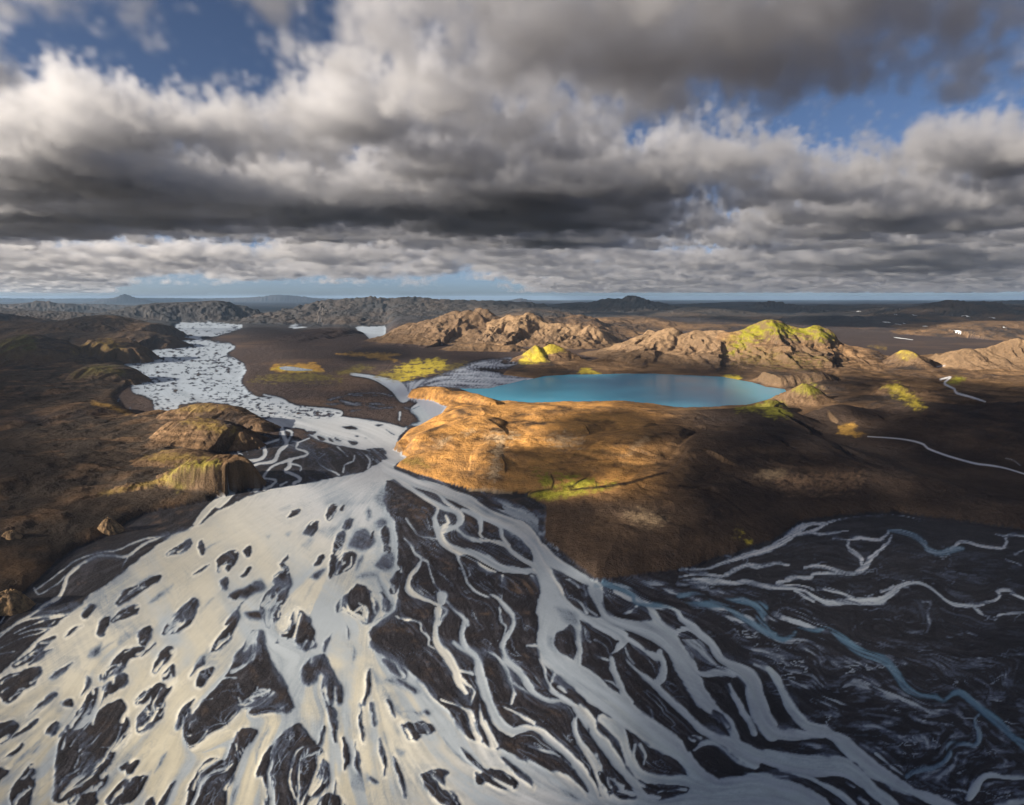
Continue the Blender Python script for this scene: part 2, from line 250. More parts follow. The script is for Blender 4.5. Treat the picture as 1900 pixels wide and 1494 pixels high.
# --- lower right: the wide grey channels
for s in ("C:480,100,190 470,200,210 430,290,110 420,400,110 470,480,110 560,550,130 650,610,140 740,680,150 850,770,140 960,850,140 1050,920,130 1150,990,140 1250,1060,150 1330,1110,110 1390,1170,90 1450,1260,90 1530,1330,100 1600,1380,110 1700,1400,100",
 "C:600,180,70 640,270,50 650,350,45 655,420,40 640,520,50 620,580,50", "C:560,60,80 660,160,70 760,220,60 850,270,60 930,310,70 960,360,50 900,430,20 870,450,16",
 "C:760,0,90 780,120,80 830,200,75 920,240,80 1030,260,90 1150,290,110 1250,340,120 1320,420,100 1380,520,130 1430,620,110 1480,720,100 1540,800,90 1620,860,60 1690,930,55 1720,1000,50 1760,1070,50 1868,1140,60",
 "C:900,10,20 1000,60,25 1120,110,30 1170,180,45 1220,250,50 1300,310,60", "C:1180,130,14 1270,120,18 1340,160,20 1360,210,30 1420,250,40 1500,320,40 1570,380,45 1620,470,50 1700,530,60 1790,580,80 1850,640,90 D:10,760,110 60,900,110 120,1000,100",
 "C:1310,300,20 1400,270,24 1460,290,20", "C:1400,560,40 1500,590,40 1600,580,40 1720,590,50", "C:970,330,20 1050,380,26 1100,430,30 1170,460,36 1210,490,30",
 "C:980,490,10 1020,540,16 1080,590,26 1160,650,40 1230,720,44 1300,790,44 1370,850,44 1430,910,40 1490,970,50 1550,1000,60 1650,1050,70 1750,1110,80 1868,1180,100",
 "C:1210,430,36 1240,540,40 1220,620,50 1180,640,40", "C:870,470,24 890,560,44 930,650,44 960,730,40 1010,790,40", "C:760,350,14 830,390,16 860,450,14", "C:690,260,10 700,340,12 730,370,10", "C:690,560,10 740,620,14 800,690,10",
 "C:820,630,16 890,650,20 940,700,24", "C:960,370,14 990,450,12 1030,520,10", "C:780,470,10 850,490,14",
 "C:0,45,12 80,60,20 130,110,30 190,180,30 200,240,26 150,330,34 120,390,34 150,480,46 210,540,50 260,600,46 310,680,40 350,730,34 430,770,34 520,770,34 590,800,30", "C:0,430,8 70,460,12 140,520,18 170,600,20 190,660,22 200,740,20 180,800,16",
 "C:200,650,20 270,700,24 350,740,26", "C:105,140,10 100,210,10 140,260,14 130,330,14", "C:380,480,10 410,560,16 430,640,20 480,710,20 560,760,20 600,800,24 640,840,24 620,920,30 630,1000,34 660,1070,40 720,1140,60 770,1230,60 800,1330,50 830,1430,50 870,1520,60",
 "C:490,580,24 450,660,18", "C:520,680,30 560,720,20", "C:0,620,24 20,760,40 60,880,46 130,970,46 200,990,44 300,960,44 380,980,46 440,1040,60 520,1110,60 590,1170,64 660,1250,60 720,1330,50 770,1420,50 800,1520,50",
 "C:70,800,8 160,830,14 260,880,26 340,930,26", "C:0,920,30 40,1020,36 70,1090,40", "C:310,1090,10 400,1120,14 520,1160,14", "C:820,900,60 900,960,90 960,1050,60 990,1150,46 1020,1230,60 1080,1290,60 1180,1330,70 1300,1340,80 1400,1330,70 1450,1370,60 1530,1400,80",
 "C:640,830,60 720,930,80 760,1000,60 830,1080,80 900,1180,70 960,1260,60 1030,1340,60 1100,1410,60 1200,1460,60", "C:1040,1080,16 1030,1160,14 1060,1240,12", "C:1080,1080,16 1110,1150,14 1100,1210,12", "C:900,1450,70 1050,1450,60 1250,1460,80 1400,1420,80 1600,1410,100 1868,1350,130 D:150,1400,170 300,1440,150 420,1500,140 500,1580,140",
 "C:600,1540,240 900,1560,200 1300,1560,220 1700,1540,260 D:150,1540,260", "C:1640,1330,40 1868,1310,50", "C:1450,1110,24 1550,1060,30 1650,1110,30 1740,1190,26 1868,1240,30", "C:1690,660,20 1740,760,34 1790,850,40 1850,950,40 1868,1000,40", "C:1150,840,14 1165,920,20", "C:290,395,8 340,392,20 390,400,20",
 "D:0,520,20 90,550,30 150,620,44 190,700,50 240,800,60 300,890,60 370,950,60 480,980,60 570,1030,64 640,1090,90 730,1170,90 820,1250,90 920,1310,80 1030,1370,60 1110,1410,50 1200,1440,60 1300,1490,70 1400,1540,70",
 "D:0,1150,70 150,1180,110 300,1220,130 450,1230,130 600,1230,120 700,1280,90 780,1350,70 850,1420,70 930,1480,70 1000,1560,70", "D:120,990,80 250,1010,70 400,1010,50 500,1000,40", "D:0,1280,16 120,1300,20 230,1300,16", "D:350,1290,24 480,1360,26 600,1430,40 680,1500,50",
 "D:900,1340,20 1000,1400,26 1090,1430,20", "D:2000,1310,40 1868,1310,40 1760,1310,34 1640,1290,30 1570,1310,40 1530,1380,60 1480,1450,40", "D:1370,1390,14 1440,1400,16 1500,1420,16", "D:1690,1510,50 1790,1485,40 1900,1470,40",
 "D:840,1140,8 920,1200,10 1000,1270,10 1060,1300,12", "D:950,1210,6 1060,1250,8"): chan(s)
for s in ("C:540,360 600,390 590,425 550,405", "C:790,1280 850,1310 870,1380 840,1400", "C:1090,1360 1250,1370 1400,1385 1330,1420 1210,1450 1120,1400", "C:870,1340 950,1370 1040,1430 950,1440 900,1400",
 "C:1380,1060 1450,1050 1500,1030 1430,1115 1400,1100", "C:1580,850 1640,880 1690,960 1620,930", "D:690,1370 760,1400 790,1494 730,1494 710,1440", "Q:1310,850 1420,870 1480,930 1520,1000 1560,1080 1480,1060 1390,1000 1330,930"): isl(s)
for s, k in (("C:440,330 540,340 580,420 540,450 450,400", .4), ("C:480,120 620,160 640,240 560,230", .35), ("C:770,860 830,840 900,880 960,910 860,930 790,960 740,1060 700,1010 740,930", .8), ("D:40,780 140,870 150,940 90,990", .7), ("D:60,690 170,700 160,780", .6),
 ("C:1120,340 1200,380 1250,430 1150,420", .5), ("C:1400,600 1500,640 1500,760 1440,700", .25), ("D:640,1290 720,1290 820,1400 700,1390", .5), ("D:340,1060 560,1030 600,1160 500,1120", .55), ("D:0,1440 160,1430 120,1494 0,1494", .5)): isl(s, k)
# --- blue clear-water river and the grey-violet wash on the right
chan("Q:1600,850,34 1700,880,30 1800,930,24 1900,1000,24 D:0,110,50 40,220,46 110,310,34 200,350,24 270,320,22 300,270,18 350,280,22 430,290,22 500,270,20 570,310,34 640,370,44 720,430,44 800,460,40 900,490,44 960,550,46 1010,630,46 1070,700,44 1150,740,30 1250,750,30 1310,780,20 1380,720,26 1450,730,36 1520,790,40 1620,870,44 1720,960,44 1800,1030,40 1868,1080,50 1960,1150,50", .55, 1.0)
chan("D:1560,870,18 1530,910,18 1560,1000,30 1530,1080,26 1440,1075,26 1350,1080,26 1350,1150,28 1300,1210,30 1220,1240,34 1120,1260,30 1060,1300,30", .75, .8)
chan("G:0,910,20 100,895,18 160,910,18 200,950,18 260,970,20 330,1020,24 400,1060,26 460,1100,30 520,1128,30", .6, .9)
chan("G:190,950,14 290,930,14 370,930,16 420,980,20 450,1050,20 480,1110,16", .6, .9)
chan("Q:1540,860,30 1640,855,14 1760,870,14 1900,900,14", .75, .6); chan("Q:1760,890,12 1850,960,12 1900,990,10", .7, .7)
for s in ("G:0,770,10 150,760,12 260,720,16 400,680,24 520,640,30 600,590,34 660,540,34 720,515,20 800,510,14 900,485,8 1020,470,6 1200,468,5 1350,500,4", "G:740,560,10 780,570,8 870,560,6 930,550,4", "G:660,570,16 750,545,14 820,510,10",
 "G:0,805,8 120,790,12 230,800,16 300,770,20 370,740,20 440,750,16 540,730,14 600,740,12", "G:690,755,12 740,745,14 820,755,16 900,780,18 960,785,22 1020,760,26 1050,710,24 1100,660,18 1150,615,16 1170,580,10",
 "G:850,595,6 940,600,10 1000,590,14 1100,600,14 1145,570,14 1150,550,12", "G:1500,650,16 1540,615,18 1600,615,16 1660,635,18 1740,645,16 1790,640,16 1800,600,14 1800,580,10 1850,575,12 1960,590,12", "G:1740,570,6 1790,578,8",
 "G:940,600,14 930,640,14 960,670,20 1000,700,20 1005,750,18 980,775,16", "G:540,840,20 640,810,18 720,810,18 740,790,14 820,780,14 900,785,12",
 "G:0,840,30 100,830,34 200,830,30 300,840,26 370,830,24 440,850,20 520,860,24 600,860,26 700,870,26 750,910,30 820,940,36 920,940,32 1020,940,40 1100,940,36 1150,910,30 1200,870,26 1260,840,22 1330,840,16 1390,870,14 1440,910,14 1500,950,18 1560,960,24 1640,960,20 1740,930,16 1770,900,14 1750,880,10 1800,880,14 1850,900,12 1960,950,10",
 "G:640,880,16 700,920,14 740,940,12", "G:800,870,14 880,890,14 960,920,14", "G:1110,890,14 1180,860,14", "G:1620,970,14 1680,1020,14 1740,1040,12 1780,1010,14 1960,1000,12", "G:1850,680,8 1940,640,8", "G:1800,710,5 1880,735,6"): chan(s, .84)
chan("G:1150,550,12 1220,555,20 1290,580,24 1340,610,26 1370,650,24 1430,675,24 1490,660,30 1530,650,30 1560,650,20", .6, .7)
for s in ("G:1330,690,8 1450,690,10 1500,660,14", "G:1340,940,10 1380,950,16 1370,1010,16 1380,1080,16 1350,1110,16 1270,1110,16 1210,1080,14 1170,1040,14 1090,1030,14 1010,1050,14 950,1110,14", "G:600,980,14 700,990,16 750,1050,16 800,1090,14",
 "D:850,380,14 950,400,24 1010,380,24", "D:1120,470,14 1220,470,18 1300,530,20 1340,600,16 1420,680,16 1500,720,20", "D:450,450,16 440,560,16 480,690,20 600,690,20 650,620,16 660,560,12 750,600,12",
 "D:570,770,14 640,830,16 800,800,14 1000,790,16 1100,780,14 1180,870,24 1260,870,30 1300,800,14", "D:1440,490,12 1560,480,14 1600,440,14 1750,460,16 1900,450,14", "D:1900,540,20 1770,570,26 1730,640,20 1720,720,26 1900,780,20", "D:0,420,40 150,430,40 300,470,30 430,500,24",
 "D:1100,430,14 1180,440,14 1260,425,8", "D:200,570,40 330,590,30 430,590,16", "D:1330,340,10 1440,310,10", "D:1480,300,12 1560,340,12 1650,350,8", "D:700,380,20 800,400,30 960,470,40 1050,520,20", "D:1900,830,40 1760,800,50 1640,780,50", "D:1560,650,14 1640,690,12 1680,750,10", "D:1220,920,20 1310,905,14", "D:480,1060? ".replace('? ', ',30 600,1000,40 760,960,40')): chan(s, .4)
wash("Z:1260,1080 1330,1078 1375,1095 1410,1115 1440,1140 1480,1140 1510,1160 1540,1190 1600,1200 1660,1240 1740,1300 1800,1330 1900,1400 1900,1494 1760,1494 1650,1420 1560,1370 1500,1340 1440,1290 1400,1220 1330,1130", .36)
wash("Z:1150,1083 G:0,825 200,830 330,870 430,930 500,1000 640,1000 700,980 760,1060 800,1128 400,1128 200,1000 0,930 Z:1180,1095", .46)
wash("Z:1420,1010 1560,990 1700,1010 1900,1030 1900,1180 1700,1150 1500,1110", .14); wash("Z:1700,1330 1800,1300 1900,1330 1900,1440 1780,1470", .3); wash("Z:1640,1180 1760,1200 1900,1230 1900,1330 1760,1290", .26)
wash("Q:830,250 1000,300 1170,360 1170,560 1100,690 1000,560 900,450", .55)
wash("C:1310,320 1500,330 1600,460 1640,540 1560,560 1450,500 1400,420", .6); wash("Q:250,890 330,900 400,930 480,1000 330,950", .5); wash("D:340,1070 450,1090 560,1130 590,1175 480,1160", .55); wash("D:1560,1340 1700,1330 1690,1390 1600,1430", .5)
# --- above the narrows
for s in ("R:465,200,20 480,260,26 500,320,24 450,370,22 420,430,22 380,450,20 300,460,16 200,500,30 170,560,40 130,610,20", "R:500,220,14 540,240,14 510,300,16", "R:320,300,16 350,370,22 330,420,20 250,440,20 170,450,30 190,520,34",
 "R:440,290,14 380,310,14 320,330,14", "R:300,300,8 320,350,10", "R:320,340,12 240,360,10 170,350,8 160,380,10 180,400,16 160,430,16", "R:540,300,10 580,310,14 570,350,12 640,375,14 640,400,12 560,420,14 525,440,22 520,480,22 490,510,16 560,540,18 595,570,18 550,600,18",
 "R:525,430,18 400,480,12 340,550,14 330,580,12", "R:540,460,10 600,480,8 600,510,8", "R:270,510,14 310,570,20 310,610,22 280,650,24", "R:330,560,10 420,575,14 400,610,14 340,640,16", "R:460,610,14 500,590,10", "R:380,190,8 290,220,7 230,270,7 260,300,7",
 "R:660,280,10 580,310,12", "R:860,340,8 930,410,7", "R:980,400,10 970,440,14 910,470,12 900,520,16", "R:770,390,8 720,440,8 770,490,10 840,520,10 870,540,14", "R:1060,400,8 1090,440,14 1075,490,16", "R:170,620,24 90,690,36 20,750,44", "R:150,480,40 160,560,60 130,620,30"): chan(s)
UP = np.zeros((RH, RW), np.float32)            # dense, shallow braids of the upper river
p = pts("S:480,140 560,110 750,85 900,70 1020,75 880,100 900,140 1000,170 1130,130 1000,180 880,210 740,250 700,240 580,245 740,290 860,295 915,325 810,375 890,400 960,440 980,490 930,560 960,610 1060,680 1230,680 1280,720 1420,750 1600,760 1650,780 1640,830 1100,840 1060,800 960,760 850,720 700,710 500,720 480,785 380,790 320,760 330,690 190,650 160,620 180,590 130,560 120,500 70,460 200,400 330,340 500,300 500,250 460,210")
w = window(p, 20); UP[w] = sstep(-4, 4, poly_sd(RX[w], RY[w], p))
for s, k in (("S:1330,10,10 1340,40,14 1280,60,14 1230,75,10", 1), ("S:1290,78,8 1400,70,24 1490,90,8", 1), ("S:1450,40,6 1380,30,6", 1), ("S:1060,65,4 1300,60,5", 1), ("S:1220,130,8 1330,122,16 1430,130,20 1340,158,16 1260,172,8", 1), ("S:1000,180,6 1200,180,6 1330,180,8", 1),
 ("S:1200,225,8 1290,210,10 1330,187,12 1500,180,10 1700,172,10", 1), ("S:480,165,10 700,120,14 900,85,10", 1), ("S:1520,710,6 1680,660,8 1800,655,8 1900,665,8 T:250,632,8 400,625,8 500,640,8", .6), ("S:1390,680,4 1560,720,5 1760,730,6 1900,750,6", .45), ("S:1640,700,4 1760,730,5 T:300,680,6 500,690,6 620,720,8", .45), ("T:100,735,6 300,720,5 520,700,6", .4),
 ("T:270,520,14 400,540,20 520,590,60 560,640,60", 1), ("R:1430,40,20 1380,80,12 1430,140,14 1450,160,10", 1), ("R:1300,100,14 1295,150,12", 1), ("S:1100,660,8 1230,690,10 1290,740,12", 1), ("S:1400,745,8 1600,765,12 1650,790,14 1600,810,10", 1), ("S:100,660,5 60,720,5", .5), ("S:190,720,5 160,760,5 230,780,5", .5), ("S:260,740,4 290,770,5", .5)): chan(s, k)
white("T:180,250 420,243 560,250 490,260 470,290 430,330 380,335 350,300 270,270"); white("S:1205,465 1300,462 1380,475 1450,485 1380,492 1280,490 1220,480"); white("S:0,90 60,83 95,85 60,100 0,102")
white("R:1290,260 1340,200 1380,190 1450,200 1560,140 1640,70 1640,30 1560,0 1400,0 1440,50 1370,80 1420,130 1440,160 1360,190 1300,240"); isl("R:1310,110 1370,95 1430,150 1380,170 1310,150")
p = pts("T:480,570 560,540 520,600 540,640 640,680 700,740 740,780 800,720 790,690 700,650 610,610 640,590 840,600 1100,600 1160,590 1330,530 1100,525 1090,510 1190,460 1150,430 1020,440 930,460 830,500 720,540 600,560")
w = window(p, 20); d = poly_sd(RX[w], RY[w], p); LAG = np.zeros_like(UP); LAG[w] = sstep(-4, 4, d)
LAGB = LAG * sstep(735, 715, RY) ; p = pts("R:1290,260 1340,200 1380,190 1450,200 1560,140 1640,70 1640,30 1560,0 1400,0 1440,50 1370,80 1420,130 1440,160 1360,190 1300,240"); w = window(p, 10); BLUE[w] = np.maximum(BLUE[w], .55 * sstep(-3, 3, poly_sd(RX[w], RY[w], p)))

# --- direction of flow, spread from the surveyed channels
for s in ("Z:720,880 600,920 420,1000 200,1150 -80,1330", "Z:690,920 560,1060 400,1200 200,1400 100,1560", "Z:700,940 640,1100 560,1250 480,1400 430,1560", "Z:720,930 690,1100 680,1200 660,1350 700,1560", "Z:700,1200 760,1300 850,1420 1000,1500 1200,1560",
          "Z:1250,1080 1450,1150 1700,1300 1960,1430", "Z:1300,1060 1500,1000 1700,1000 1960,1030", "Z:1200,1100 1500,1170 1900,1250", "Z:500,570 380,600 300,680 340,740 480,770 650,800", "Z:560,800 640,830 700,860", "Z:960,700 800,700 740,750", "Z:1300,900 1960,900", "Z:0,900 200,900 400,850",
          "Z:300,1000 150,1060 0,1160", "Z:480,640 700,660 950,650", "Z:480,720 600,740 740,770", "Z:430,640 300,720"):
    q = smooth_line(pts(s), 4); flow(np.hstack([q, np.full((len(q), 1), 6.0)]))
vx = np.zeros_like(FLX); vy = np.zeros_like(FLX)
for r, k in ((3, 1.0), (10, .25), (40, .05)):
    vx += k * box_blur(FLX, r); vy += k * box_blur(FLY, r)
vx += 1e-4; n = np.hypot(vx, vy) + 1e-9; vx /= n; vy /= n
def flow_at(x, y):
    iy = int(np.clip((y - RV0) / 4, 0, vx.shape[0] - 1)); ix = int(np.clip((x - RU0) / 4, 0, vx.shape[1] - 1)); return vx[iy, ix], vy[iy, ix]
def drift(x, y, n, st, turn=0.0):
    """walk with (st > 0) or against the current"""
    out = [(x, y)]
    for k in range(n):
        fx, fy = flow_at(x, y); a = turn * (k / n - .3); fx, fy = fx * math.cos(a) - fy * math.sin(a), fx * math.sin(a) + fy * math.cos(a)
        x += st * fx; y += st * fy; out.append((x, y))
    return np.array(out)
brng = np.random.default_rng(77)
# silt trees: branches that run up into each island from its tail
for p, k in list(ISL):
    ar = .5 * abs(np.sum(p[:, 0] * np.roll(p[:, 1], -1) - np.roll(p[:, 0], -1) * p[:, 1])); c = p.mean(0)
    if k < .85 or ar < 260 or c[1] < 880: continue
    f = np.array(flow_at(*c)); pr = (p - c) @ f; L_ = pr.max() - pr.min(); z_ = np.clip((c[1] - 540) / 620, .3, 1.1)
    for b in range(int(brng.integers(3, 5)) + int(ar > 1200) * 2 + int(ar > 3500) * 4):
        side = p[brng.integers(len(p))] if b > 1 else p[int(np.argmax(pr))]
        st = side + (c - side) * .08; q = drift(st[0], st[1], 9, -L_ * brng.uniform(.03, .075), brng.uniform(-1.5, 1.5))
        wd = np.linspace(brng.uniform(3.0, 7.5) * z_, .6, len(q)); chan(np.hstack([q, wd[:, None]]))
        for _ in range(3):
            m = int(brng.integers(2, 7)); q2 = drift(q[m][0], q[m][1], 6, -L_ * brng.uniform(.02, .05), brng.choice((-1, 1)) * brng.uniform(1.2, 2.4))
            chan(np.hstack([q2, np.linspace(wd[m] * .8, .6, len(q2))[:, None]]))
# smaller leaf-shaped bars scattered through the fan, pointing down the current
nb_ = 0
for _ in range(2600):
    x, y = brng.uniform(0, 1080), brng.uniform(905, 1500); z_ = (y - 540) / 620
    d0 = SD[int(y - RV0), int(x - RU0)]
    if d0 < 9 * z_ or nb_ >= 46: continue
    if np.exp(-(((x - 640) / 170) ** 2 + ((y - 905) / 45) ** 2)) > brng.uniform(0, 1): continue
    n = 10; q = drift(x, y, n, brng.uniform(2.6, 6.0) * z_, brng.uniform(-.5, .5))
    e = np.gradient(q, axis=0); nn = np.stack([-e[:, 1], e[:, 0]], 1) / (np.hypot(e[:, 0], e[:, 1])[:, None] + 1e-6)
    wd = np.sin(np.linspace(0, 1, len(q)) ** brng.uniform(.6, 1.5) * math.pi) * brng.uniform(1.5, 4.0) * z_
    isl(np.vstack([q + nn * wd[:, None], (q - nn * wd[:, None] * brng.uniform(.3, 1))[::-1]]), 1.0 if brng.uniform() < .7 else brng.uniform(.4, .8)); nb_ += 1
def lic(h, w, scale, src, steps, step):
    """smear a noise raster along the flow"""
    yy, xx = np.mgrid[0:h, 0:w].astype(np.float32)
    fx = bilin(vx, yy * scale / 4, xx * scale / 4); fy = bilin(vy, yy * scale / 4, xx * scale / 4)
    acc = src.copy(); cnt = 1
    for sgn in (1, -1):
        X, Y = xx.copy(), yy.copy()
        for k in range(steps):
            xi = np.clip(X, 0, w - 1).astype(np.int32); yi = np.clip(Y, 0, h - 1).astype(np.int32)
            X = X + sgn * step * fx[yi, xi]; Y = Y + sgn * step * fy[yi, xi]
            xi = np.clip(X, 0, w - 1).astype(np.int32); yi = np.clip(Y, 0, h - 1).astype(np.int32)
            acc += src[yi, xi]; cnt += 1
    acc -= acc.mean(); return (acc / acc.std()).astype(np.float32)
_r = np.random.default_rng(5)
LF = lic(RH, RW, 1, _r.standard_normal((RH, RW)).astype(np.float32), 14, 1.5)                                   # hair-fine streaks
s2 = box_blur(_r.standard_normal((RH, RW)).astype(np.float32), 1, 2)
LM = lic(RH, RW, 1, s2, 16, 2.2)                                                                                    # threads
h2, w2 = RH // 2, RW // 2
def noise_lic(cell, steps, step, seed):
    yy, xx = np.mgrid[0:h2, 0:w2].astype(np.float32)
    sc = np.clip((yy * 2 + RV0 - 540) / 700, .12, 1.1)
    g = noise(xx / (cell * sc), yy / (cell * sc * .8), seed)
    a = lic(h2, w2, 2, g.astype(np.float32), steps, step)
    yy, xx = np.mgrid[0:RH, 0:RW].astype(np.float32)
    return bilin(a, yy / 2, xx / 2)
LC = noise_lic(9, 16, 1.6, 31); LD = noise_lic(4.5, 14, 1.4, 37); LR = noise_lic(15, 34, 2.4, 43)                                                                              # braids, wisps
# --- wander the surveyed banks a little, then resolve silt coverage
sc = np.clip((RY - 540) / 620, .12, 1.15)
wx = fbm(RX / (34 * sc), RY / (26 * sc), 3, 51) * 4 * sc; wy = fbm(RX / (34 * sc), RY / (26 * sc), 3, 57) * 3 * sc
jy, jx = RY - RV0 + wy, RX - RU0 + wx
SD = bilin(SD, jy, jx); SDC = bilin(SDC, RY - RV0 + .6 * wy, RX - RU0 + .6 * wx); TONE = bilin(TONE, jy, jx); BLUE = bilin(BLUE, jy, jx)
def hairline(f, wpx):
    """thin curves along the level lines of a flow-smeared field"""
    gy, gx = np.gradient(f); return sstep(wpx, .25, np.abs(f) / (np.hypot(gx, gy) + .012))
HC = hairline(LC + .25 * LD, 1.9) * sstep(-.3, .9, fbm(RX / 60, RY / 40, 3, 301) + .25)
HD = hairline(LD - .35, 1.1) * sstep(-.2, .9, fbm(RX / 45, RY / 30, 3, 307) + .1)
wob = sc * (.6 * LC + .7 * LD + .45 * LM)
SDC = SDC + 1.7 * sc * fbm(RX / (30 * sc + 4), RY / (22 * sc + 3), 3, 321) * sstep(860, 920, RY)
SDN = np.maximum(SD + wob, SDC + .8 * wob); SD = np.maximum(SD, SDC)
# some banks are cut sharp, others shelve gently under a thinning film of water
shelf = sstep(.0, .55, fbm(RX / 62, RY / 46, 3, 309) + .12 * LC)
SILT = sstep(-(1.0 + 2.2 * shelf) * sc - .6, (1.3 + 6.5 * shelf) * sc + .6, SDN)
deep = sstep(0, 30, SD / sc)
veil = fbm(RX / 130, RY / 100, 3, 311)
SILT *= np.clip(.88 + .12 * deep + .045 * LC + .04 * LD + .02 * LM - .20 * sstep(.0, .6, veil + .25 * LC + .35 * np.exp(-(((RX - 640) / 130) ** 2 + ((RY - 970) / 90) ** 2))), 0, 1.04)
SILT *= 1 - .20 * HC * deep * sstep(860, 920, RY)            # silky strands in the flow
# inside the bars the wet margin fades from slate blue to black sand on the shelving side
marg = sstep(-16, -1, SD / sc) * (.25 + .75 * shelf) * np.clip(.75 + .35 * LD, 0, 1.3) * sstep(850, 900, RY)
SILT = np.maximum(SILT, .30 * marg * (SD < 2))
SILT *= 1 + np.minimum(TONE, 0) * np.clip(.85 + .35 * LD, .2, 1.2)
film = np.maximum(TONE, 0)
patchy = sstep(-.15, .5, fbm(RX / 46 + .25 * LC, RY / 20, 4, 317, .58) + .10 * LD)
SILT = np.maximum(SILT, film * np.where(film < .5, (.15 + 1.35 * patchy) * np.clip(.9 + .12 * LD, .5, 1.2), np.clip(.82 + .26 * LD + .10 * LM, 0, 1.2)))
isle = sstep(.02, .34, fbm(RX / 11, RY / 4.2, 4, 313, .6) + .10 * LD + .25 * fbm(RX / 90, RY / 40, 2, 315)) * (.55 + .45 * sstep(560, 640, RY))
UP = sstep(.36, .60, box_blur(UP, 5) + .30 * fbm(RX / 16, RY / 6, 4, 341, .6))
UPX = 1 - .55 * sstep(330, 220, RX) * sstep(720, 640, RY)
fine_b = sstep(.35, .75, fbm(RX / 24, RY / 2.6, 3, 343, .6) + .12 * LC)
SILT = np.maximum(SILT, UP * np.clip((.90 + .05 * LC) * UPX - .80 * isle - .32 * fine_b, 0, 1))
SILT = np.maximum(SILT, LAG * np.clip(.55 + .3 * LD + .2 * LM, 0, .95))
# hair-thin threads of silt over the bare sand near the channels; tangled ones on the right-hand plain
nearw = np.clip(box_blur((SD > -30).astype(np.float32), 22) * 1.3, 0, 1) * sstep(740, 860, RY)
SILT = np.maximum(SILT, np.maximum(HC * .62, HD * .46) * sstep(250, 420, RX) * (1 - sstep(1230, 1330, RX)) * nearw)
tg = hairline(fbm(RX / 58 + .5 * fbm(RX / 90, RY / 40, 2, 331), RY / 21, 4, 333, .55), 1.25) * sstep(.05, .5, fbm(RX / 75, RY / 34, 3, 337) + .12)
SILT = np.maximum(SILT, tg * .62 * sstep(1230, 1330, RX) * sstep(985, 1040, RY) * np.clip(.25 + 2.2 * box_blur(np.maximum(TONE, 0), 8), 0, 1))
SILT = np.clip(SILT, 0, 1.05)
RIM = np.exp(-((SDN / sc - 3.5) / 2.5) ** 2) * sstep(860, 950, RY)      # pale levees along the banks
# ------------------------------------------------------------------ one height field for the whole valley
fine = np.arange(-70, 1971, 1.9)
ext = 1.9 * np.cumsum(1.16 ** np.arange(1, 43)); ext = ext[ext < 2600]
COLS = np.concatenate([(-70 - ext)[::-1], fine, fine[-1] + ext])
vr = np.concatenate([np.arange(1560, 900, -2.0), np.arange(900, 720, -.8), np.arange(720, 640, -.2), np.arange(640, 615, -.22), np.arange(615, 575, -.4)])
yr = CAM_H * (CP - (vr - 747) / F0 * SP) / (SP + (vr - 747) / F0 * CP)
far_rows = yr[-1] * (130000 / yr[-1]) ** (np.arange(1, 46) / 45)
near_rows = np.array([-1500, -900, -500, -250, -100, 0, 80, 150, 210, 260, 300, 330])
ROWS = np.concatenate([near_rows, yr, far_rows])
tr = np.concatenate([np.full(len(near_rows), CAM_H / (SP + (1560 - 747) / F0 * CP)), np.hypot(0, CAM_H) / (SP + (vr - 747) / F0 * CP), far_rows])
GR = tr / F0                                             # metres per survey column in each row
X = ((COLS - 950)[None, :] * GR[:, None]).astype(np.float32); Y = np.repeat(ROWS[:, None], len(COLS), 1).astype(np.float32)
NR, NC = X.shape
U0, V0 = project(X, Y, 0 * X); V0 = np.where(Y < 340, 1590, V0).astype(np.float32); U0 = np.where(Y < 340, COLS[None, :], U0).astype(np.float32)
def rast(a, u=None, v=None):
    return bilin(a, (V0 if v is None else v) - RV0, (U0 if u is None else u) - RU0)
def rows_cols(x0, x1, y0, y1):
    r = np.where((ROWS >= y0) & (ROWS <= y1))[0]
    if len(r) == 0: return slice(0, 0), slice(0, 0)
    g = GR[r[0]], GR[r[-1]]
    lo = min(x0 / g[0], x0 / g[1]) + 950; hi = max(x1 / g[0], x1 / g[1]) + 950
    c = np.where((COLS >= lo) & (COLS <= hi))[0]
    return slice(r[0], r[-1] + 1), (slice(c[0], c[-1] + 1) if len(c) else slice(0, 0))
def footprint(s, pad=1200):
    p = pts(s); gx, gy = ground(p[:, 0], p[:, 1]); P = np.stack([gx, gy], 1)
    w = rows_cols(gx.min() - pad, gx.max() + pad, gy.min() - pad, gy.max() + pad)
    k = np.clip(Y[w] / 1100, .6, 3.0)
    d = np.full(X.shape, -pad, np.float32); d[w] = poly_sd(X[w] + k * (13 * fbm(X[w] / (95 * k), Y[w] / (95 * k), 4, 411, .55)), Y[w] + k * (13 * fbm(X[w] / (95 * k), Y[w] / (95 * k), 4, 417, .55)), P); return d
silt = rast(SILT); tone_bank = rast(box_blur((SILT > .12).astype(np.float32), 5))
infr = sstep(-260, -60, U0) * sstep(2160, 1960, U0)
# flood plain: silt lies lowest, bare sand bars stand a little higher
Z = (.8 * (1 - rast(box_blur((SILT > .45).astype(np.float32), 2))) * sstep(2500, 1200, Y)).astype(np.float32)
plain_up = (1 - tone_bank) * sstep(1650, 2600, Y)
Z += plain_up * (3 + 5 * (fbm(X / 420, Y / 420, 4, 3) + .3))
wx_ = fbm(X / 160, Y / 160, 3, 71); wy_ = fbm(X / 160, Y / 160, 3, 77)
